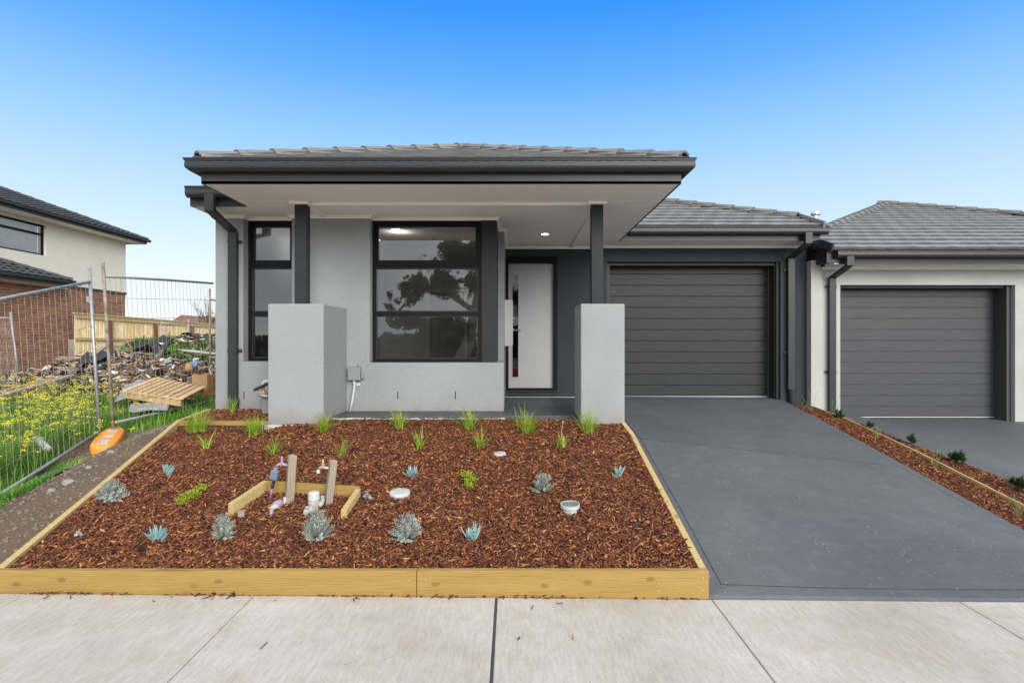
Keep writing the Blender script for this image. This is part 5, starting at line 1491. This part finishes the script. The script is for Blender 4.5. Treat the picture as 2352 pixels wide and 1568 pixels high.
rosette(1928, 955, 7, .17, 'dark glossy shrub at the left corner of the neighbouring garage door', 1)
rosette(1998.6, 982, 10, .13, 'small dark shrub right of the divider strip, second from the neighbouring house', 2)
rosette(2093.5, 1019, 9, .17, 'open dark shrub halfway along the strip', 3)
rosette(2201, 1066, 12, .19, 'dense dark shrub in the strip, second from the right picture edge', 4)
rosette(2343, 1128, 12, .19, 'dark shrub at the right picture edge', 5)
def feathery(px, py, h, n, lab, seed, purple=False):
    r_ = random.Random(seed); x, y, z = on_strip(px, py); lv = []; st = MB()
    for s in range(n):
        d = Vector((r_.gauss(0, .35), r_.gauss(0, .25), 1)).normalized()*h*r_.uniform(.45, 1)
        st.tube([(0, 0, 0), tuple(d*.5+Vector((.006, 0, 0))), tuple(d)], .0015, 3, False)
        for k in range(30):
            q = d*(.2+.8*k/30); a2 = k*2.4
            lv.append((q, (math.cos(a2), math.sin(a2), .5), (0, 0, 1), r_.uniform(.012, .028), .0022, .001))
    o = leaf_mesh(lv, 'feathery_plant', M['feather'], (x, y, z), lab, 'plant', 'feathery plants in the driveway strip')
    s_ = st.obj('stems', M['stem'], o); s_.location = (0, 0, 0)
feathery(1864, 934, .40, 4, 'feathery plant at the party wall between the two houses', 1)
feathery(1845, 928, .16, 3, 'small feathery plant beside the right downpipe shoe of the grey house', 6)
feathery(1911, 953, .42, 4, 'tall feathery plant at the neighbouring downpipe', 2)
feathery(2016, 1006, .19, 6, 'feathery plant left of the divider strip, third from the house', 3)
feathery(2146, 1074, .25, 7, 'feathery plant in the strip between two dark shrubs', 4)
feathery(2338, 1184, .28, 7, 'feathery plant at the right picture edge, below the dark shrub', 5)

# ================================================================== GARDEN SERVICES
def bz(px, py): return on_bed(px, py)
def PP(px, py, y): return Vector((X(px, y), y, Z(py, y)))
def wpost(pb, pt, y, w_, lab):
    b = PP(*pb, y) - Vector((0, 0, .06)); t = PP(*pt, y+.0)
    e = MB(); a = R(32); hx = Vector((math.cos(a), math.sin(a), 0))*w_/2; hy = Vector((-math.sin(a), math.cos(a), 0))*w_/2
    V = [b-hx-hy, b+hx-hy, b+hx+hy, b-hx+hy, t-hx-hy, t+hx-hy, t+hx+hy, t-hx+hy, t+Vector((0, 0, .014))]
    e.add(V, [(0,3,2,1),(0,1,5,4),(1,2,6,5),(2,3,7,6),(3,0,4,7),(4,5,8),(5,6,8),(6,7,8),(7,4,8)])
    return tag(e.obj('stake', M['oldwood'], bevel=.003), lab, 'stake', 'weathered tap stakes')
wpost((663.5, 1148), (671.5, 1046), 4.36, .060, 'weathered square stake carrying the lilac tap')
wpost((752.5, 1154), (765.5, 1058), 4.33, .054, 'weathered square stake carrying the brass tap')
y = 4.34
tp = empty('tap', tuple(PP(655, 1066, y)), 'lilac recycled-water tap with a blue-grey timer hanging from it', 'tap')
mb = MB().tube([PP(661, 1069, y), PP(652, 1066, y), PP(644, 1065, y), PP(638, 1067, y), PP(635.5, 1071, y)], [.010, .012, .012, .011, .010], 10)
mb.lathe(PP(647.5, 1064, y), [(.012, 0), (.014, .006), (.010, .012), (.007, .02), (.009, .028), (.008, .052), (.005, .056)], 12)
mb.obj('spout', M['purple'], tp, smooth=True)
ax = (PP(634.5, 1072, y)-PP(624, 1116, y)).normalized()
MB().lathe(PP(632.5, 1080, y), [(.017, 0), (.018, .006), (.015, .010), (.018, .018), (.016, .028)], 14, ax).obj('collar', M['gbox'], tp)
tm = MB(); cc2 = PP(630.5, 1090, y); sx_ = Vector((1, 0, 0)); sx_ = (sx_ - ax*sx_.dot(ax)).normalized(); sy_ = ax.cross(sx_)
tm.obox(cc2, sx_*.028, sy_*.022, ax*.036); tm.obox(cc2 - ax*.008 - Vector((0, .0, 0)), sx_*.031, sy_*.024, ax*.004)
tm.obj('timer', M['bluegrey'], tp, bevel=.008)
MB().lathe(PP(625, 1121, y), [(.010, 0), (.012, .004), (.013, .03), (.011, .034), (.013, .05), (.012, .07)], 12, ax).obj('connector', M['blackp'], tp)
MB().tube([PP(625.3, 1121, y), PP(622, 1137, y), PP(619, 1148, y)], [.009, .0075, .007], 8).obj('riser_pipe', M['violet'], tp, smooth=True)
vl = empty('water_valve', tuple(PP(636, 1165, 4.26)), 'lilac water meter valve lying in the mulch at the foot of the left stake', 'valve')
y = 4.27
mb = MB().tube([PP(655, 1141, 4.33), PP(655, 1150, 4.33), PP(650, 1157, 4.3)], [.015, .016, .015], 10)
mb.obj('elbow', M['offw'], vl, smooth=True)
MB().tube([PP(651, 1153, 4.31), PP(645, 1154, 4.30), PP(636, 1159, 4.28), PP(629, 1164, 4.25), PP(625, 1169, 4.24)], [.016, .030, .036, .026, .016], 14).obj('meter_body', M['purple'], vl, smooth=True)
MB().tube([PP(641, 1163, 4.23), PP(633, 1162, 4.22), PP(625, 1166, 4.21), PP(621, 1172, 4.21)], [.018, .022, .021, .016], 10).obj('clamp', M['offw'], vl, smooth=True)
MB().tube([PP(626, 1166, 4.22), PP(624, 1174, 4.19), PP(623, 1182, 4.17)], [.015, .014, .016], 10).obj('pipe_end', M['purple'], vl, smooth=True)
mt = empty('water_meter', tuple(PP(721, 1160, 4.2)), 'white capped cylindrical water meter beside the right stake', 'water meter')
cx_, cy_, cz_ = PP(721, 1164, 4.24)
MB().lathe((cx_, cy_, cz_-.02), [(.040, 0), (.041, .05), (.044, .052), (.044, .060), (.041, .062), (.040, .078)], 24).obj('body', M['offw'], mt)
MB().lathe((cx_, cy_, cz_+.058), [(.043, 0), (.044, .004), (.042, .05), (.036, .060), (.02, .063)], 24).obj('cap', m_plain('clean_white_cap', (.47, .47, .45), .4), mt)
MB().tube([PP(733, 1161, 4.22), PP(738, 1156, 4.25), PP(741, 1149, 4.29), PP(740, 1140, 4.31), PP(744, 1140, 4.32)], [.018, .020, .018, .014, .013], 10).obj('elbow', M['offw'], mt, smooth=True)
MB().tube([PP(722, 1171, 4.18), PP(712, 1170, 4.16), PP(704, 1173, 4.14), PP(700, 1182, 4.12)], [.024, .027, .024, .017], 12).lathe(PP(706, 1167, 4.12), [(.012, 0), (.016, .006), (.012, .016)], 10).obj('valve_body', M['offw'], mt, smooth=True)
y = 4.30
t2 = empty('tap', tuple(PP(745, 1075, y)), 'dull brass garden tap on the right stake', 'tap')
mb = MB().tube([PP(756, 1075, y), PP(748, 1074, y), PP(741, 1073, y), PP(735, 1074, y), PP(731.5, 1078, y)], [.010, .012, .011, .011, .012], 10)
mb.obj('spout', M['galv'], t2, smooth=True)
MB().lathe(PP(731, 1086, y), [(.014, 0), (.015, .004), (.013, .012), (.015, .018), (.013, .028)], 12).obj('hose_fitting', M['white'], t2)
MB().lathe(PP(742, 1072, y), [(.012, 0), (.014, .008), (.010, .014), (.012, .022), (.007, .028), (.008, .040), (.003, .062)], 12).obj('handle', M['brass'], t2)
# caps and drains
x, y, z = on_bed(913.5, 1149)
c1 = empty('inspection_cap', (x, y+.08, z), 'large round pale grey inspection cap in the middle of the bed', 'pipe cap')
MB().lathe((x, y+.085, z-.02), [(.079, 0), (.079, .042)], 36, (0, -.10, 1)).obj('collar', M['white'], c1, smooth=False)
MB().lathe((x, y+.083, z+.0235), [(.081, 0), (.083, .004), (.083, .020), (.078, .028), (.03, .030)], 36, (0, -.10, 1)).obj('lid', m_plain('pale_grey_cap', (.46, .47, .48), .5, .06, sc=20), c1)
x, y, z = on_bed(1311, 1184)
c2 = empty('drain', (x, y+.06, z), 'white round drain pipe with a black grate, right side of the bed', 'drain')
MB().lathe((x, y+.055, z-.03), [(.053, 0), (.053, .082)], 30, (0, -.06, 1)).obj('pipe', M['white'], c2)
tp_ = MB()
for (r0, r1, z0_, z1_) in ((.066, .0725, 0, .026),):
    n = 36; V = []; 
    q = Vector((0,0,1)).rotation_difference(Vector((0, -.06, 1)).normalized()); cc3 = Vector((x, y+.052, z+.050))
    for rr4, zz4 in ((r0, z0_), (r1, z0_), (r1, z1_), (r0, z1_)):
        V += [cc3 + q @ Vector((rr4*math.cos(2*math.pi*k/n), rr4*math.sin(2*math.pi*k/n), zz4)) for k in range(n)]
    tp_.add(V, [(i*n+k, i*n+(k+1) % n, ((i+1) % 4)*n+(k+1) % n, ((i+1) % 4)*n+k) for i in range(4) for k in range(n)])
tp_.obj('rim', M['white'], c2)
gr = MB().lathe((x, y+.052, z+.052), [(.064, 0), (.064, .004)], 30, (0, -.06, 1)).obj('grate', M['blackp'], c2)
gb = MB()
q = Vector((0,0,1)).rotation_difference(Vector((0, -.06, 1)).normalized()); cc3 = Vector((x, y+.052, z+.0705))
for k in range(16):
    a = math.pi*2*k/16; gb.obox(cc3 + q @ Vector((math.cos(a)*.034, math.sin(a)*.034, 0)), q @ Vector((math.cos(a)*.029, math.sin(a)*.029, 0)), q @ Vector((-math.sin(a)*.0022, math.cos(a)*.0022, 0)), (0, 0, .002))
for rad in (.025, .044, .062):
    for k in range(24):
        a = math.pi*2*(k+.5)/24; gb.obox(cc3 + q @ Vector((math.cos(a)*rad, math.sin(a)*rad, 0)), q @ Vector((-math.sin(a)*rad*.135, math.cos(a)*rad*.135, 0)), q @ Vector((math.cos(a)*.002, math.sin(a)*.002, 0)), (0, 0, .0025))
gb.obj('grate_bars', M['gbox'], gr)
x, y, z = on_bed(1148, 1050)
o = MB().lathe((x, y+.05, z-.01), [(.056, 0), (.058, .034), (.054, .042), (.02, .046), (.001, .046)], 28, (0, -.15, 1))  .obj('inspection_cap', M['white']); tag(o, 'small grey-white lid half buried in bark near the back of the bed', 'pipe cap')

# gas meter beside the left pier
y = 6.42
gm = empty('gas_meter', tuple(PP(605, 930, y)), 'grey gas meter box and curled white pipe half hidden by the left pier', 'gas meter')
MB().box(X(601, y), X(626, y), y, y+.16, .76, Z(913, y)).obj('body', M['gbox'], gm, bevel=.01)
pts = [PP(604, 905, y), PP(604, 885, y)] + [PP(611.5-7.5*math.cos(t), 884-9*math.sin(t), y) for t in [math.pi*k/8 for k in range(1, 8)]] + [PP(619, 885, y), PP(619, 905, y)]
MB().tube(pts, .019, 12).obj('pipe', M['white'], gm, smooth=True)
c = (PP(588, 892, y-.05)+PP(620, 880, y-.05))/2
MB().obox(c, (PP(622, 879, y)-PP(586, 896, y))/2, (0, .05, 0), (.007, 0, .018)).obj('regulator', M['blackp'], gm, bevel=.012)
MB().box(X(598, y), X(611, y), y-.04, y-.005, Z(902, y), Z(896, y)).obj('tag', m_plain('orange_tag', (.6,.3,.1), .6), gm)
MB().tube([PP(596, 906, y-.03), PP(604, 908, y-.03), PP(618, 911, y-.03)], [.022, .026, .02], 10).tube([PP(596, 896, y-.03), PP(596, 908, y-.03)], .012, 8).obj('valve', M['galv'], gm, smooth=True)

# ================================================================== BEHIND THE CAMERA (seen mirrored in the glass)
def tree(x0, y0, z0, segs, blobs, n, lab, leaf=.075, trunk=.28):
    e = empty('gum_tree', (x0, y0, z0), lab, 'tree'); mb = MB(); r_ = random.Random(3)
    for pts, rr5 in segs: mb.tube(pts, rr5, 9)
    mb.obj('trunk', M['bark'], e, smooth=True)
    P = []; 
    for (bx, by, bz_, rx, ry, rz, w_) in blobs:
        k = int(n*w_); q = rng.normal(0, 1, (k, 3)); q /= np.linalg.norm(q, axis=1)[:, None]; q *= rng.uniform(.35, 1.05, k)[:, None]
        P.append(q*np.array([rx, ry, rz]) + np.array([bx, by, bz_]))
    P = np.concatenate(P); keep = np.array([mnoise.noise(tuple(v*.9)) + 1.1*mnoise.noise(tuple(v*2.4)) > .12 for v in P]); P = P[keep]; n = len(P)
    d = rng.normal(0, 1, (n, 3)); d /= np.linalg.norm(d, axis=1)[:, None]; s = np.cross(d, rng.normal(0, 1, (n, 3))); s /= np.linalg.norm(s, axis=1)[:, None]
    l = leaf*rng.uniform(.6, 1.3, n)[:, None]; V = np.stack([P-d*l, P+s*l*.35, P+d*l, P-s*l*.35], 1).reshape(-1, 3)
    F = np.arange(n*4).reshape(-1, 4)
    np_mesh('crown', V, F, None, M['eucleaf'], {'tint': np.repeat(rng.random(n), 4)}, e)
    return e
def mir(px, py, d):   # point mirrored in the window plane, d = distance beyond the glass
    Y = YF + d; return Vector((X(px, Y), YF - d + 0.0, Z(py, Y)))
D_ = 19.0
segs = [([mir(1052, 836, D_), mir(1070, 800, D_), mir(1082, 755, D_), mir(1092, 705, D_)], [.34, .28, .25, .22]),
        ([mir(1092, 705, D_), mir(1100, 660, D_), mir(1095, 610, D_), mir(1080, 575, D_)], [.2, .17, .13, .08]),
        ([mir(1090, 715, D_), mir(1040, 680, D_), mir(1000, 660, D_), mir(960, 650, D_)], [.15, .12, .08, .04]),
        ([mir(1082, 755, D_), mir(1020, 735, D_), mir(960, 745, D_), mir(910, 730, D_)], [.12, .09, .06, .03]),
        ([mir(1092, 705, D_), mir(1150, 670, D_), mir(1220, 650, D_)], [.17, .12, .05])]
def blob(px, py, rpx, rpy, w_):
    c = mir(px, py, D_); k = (YF+D_)/FPX; return (c.x, c.y, c.z, rpx*k, rpx*k*.8, rpy*k, w_)
tree(mir(1052, 836, D_).x, YF-D_, -.1, segs,
     [blob(1060, 580, 60, 34, .16), blob(1000, 640, 62, 36, .16), blob(945, 665, 34, 40, .08), blob(1040, 655, 60, 34, .13), blob(930, 735, 44, 22, .07), blob(1010, 740, 60, 22, .09),
      blob(1130, 610, 70, 60, .14), blob(1210, 660, 60, 70, .13), blob(1090, 760, 50, 24, .04), blob(985, 600, 30, 24, .06), blob(905, 690, 26, 24, .05)], 75000, 'large gum tree across the road, seen only as a reflection in the windows')
# far tree line across the road
Pt = []
for _ in range(26000):
    x = random.uniform(-60, 50); h = 1.6+1.6*(mnoise.noise((x*.16, 0, 0))+.4) + .7*mnoise.noise((x*.7, 3, 0))
    if x > -10: h *= 1.35
    Pt.append((x, -48+random.gauss(0, 2), random.uniform(-.2, max(.6, h))))
Pt = np.array(Pt); n = len(Pt); d = rng.normal(0, 1, (n, 3)); d /= np.linalg.norm(d, axis=1)[:, None]; s = np.cross(d, rng.normal(0, 1, (n, 3))); s /= np.linalg.norm(s, axis=1)[:, None]
V = np.stack([Pt-d*.4, Pt+s*.25, Pt+d*.4, Pt-s*.25], 1).reshape(-1, 3)
o = np_mesh('tree_line', V, np.arange(n*4).reshape(-1, 4), None, M['eucleaf'], {'tint': np.repeat(rng.random(n)*.6, 4)}); tag(o, 'far line of dark trees across the road, seen only in reflection', 'trees', kind='stuff')
# orange drum reflected in the door glass
Yd = 8.982; dd_ = 12.0
x = X(1183.5, Yd+dd_); zb_ = -.13
od = MB(); prof = []
for k in range(5):
    prof += [(.20, k*.15), (.235, k*.15+.03), (.235, k*.15+.11), (.20, k*.15+.14)]
od.lathe((x, Yd-dd_, zb_), prof, 20)
o = od.obj('traffic_drum', m_plain('safety_orange', (.85, .12, .02), .5)); tag(o, 'ribbed orange drum across the road, reflected low in the front door glass', 'drum')
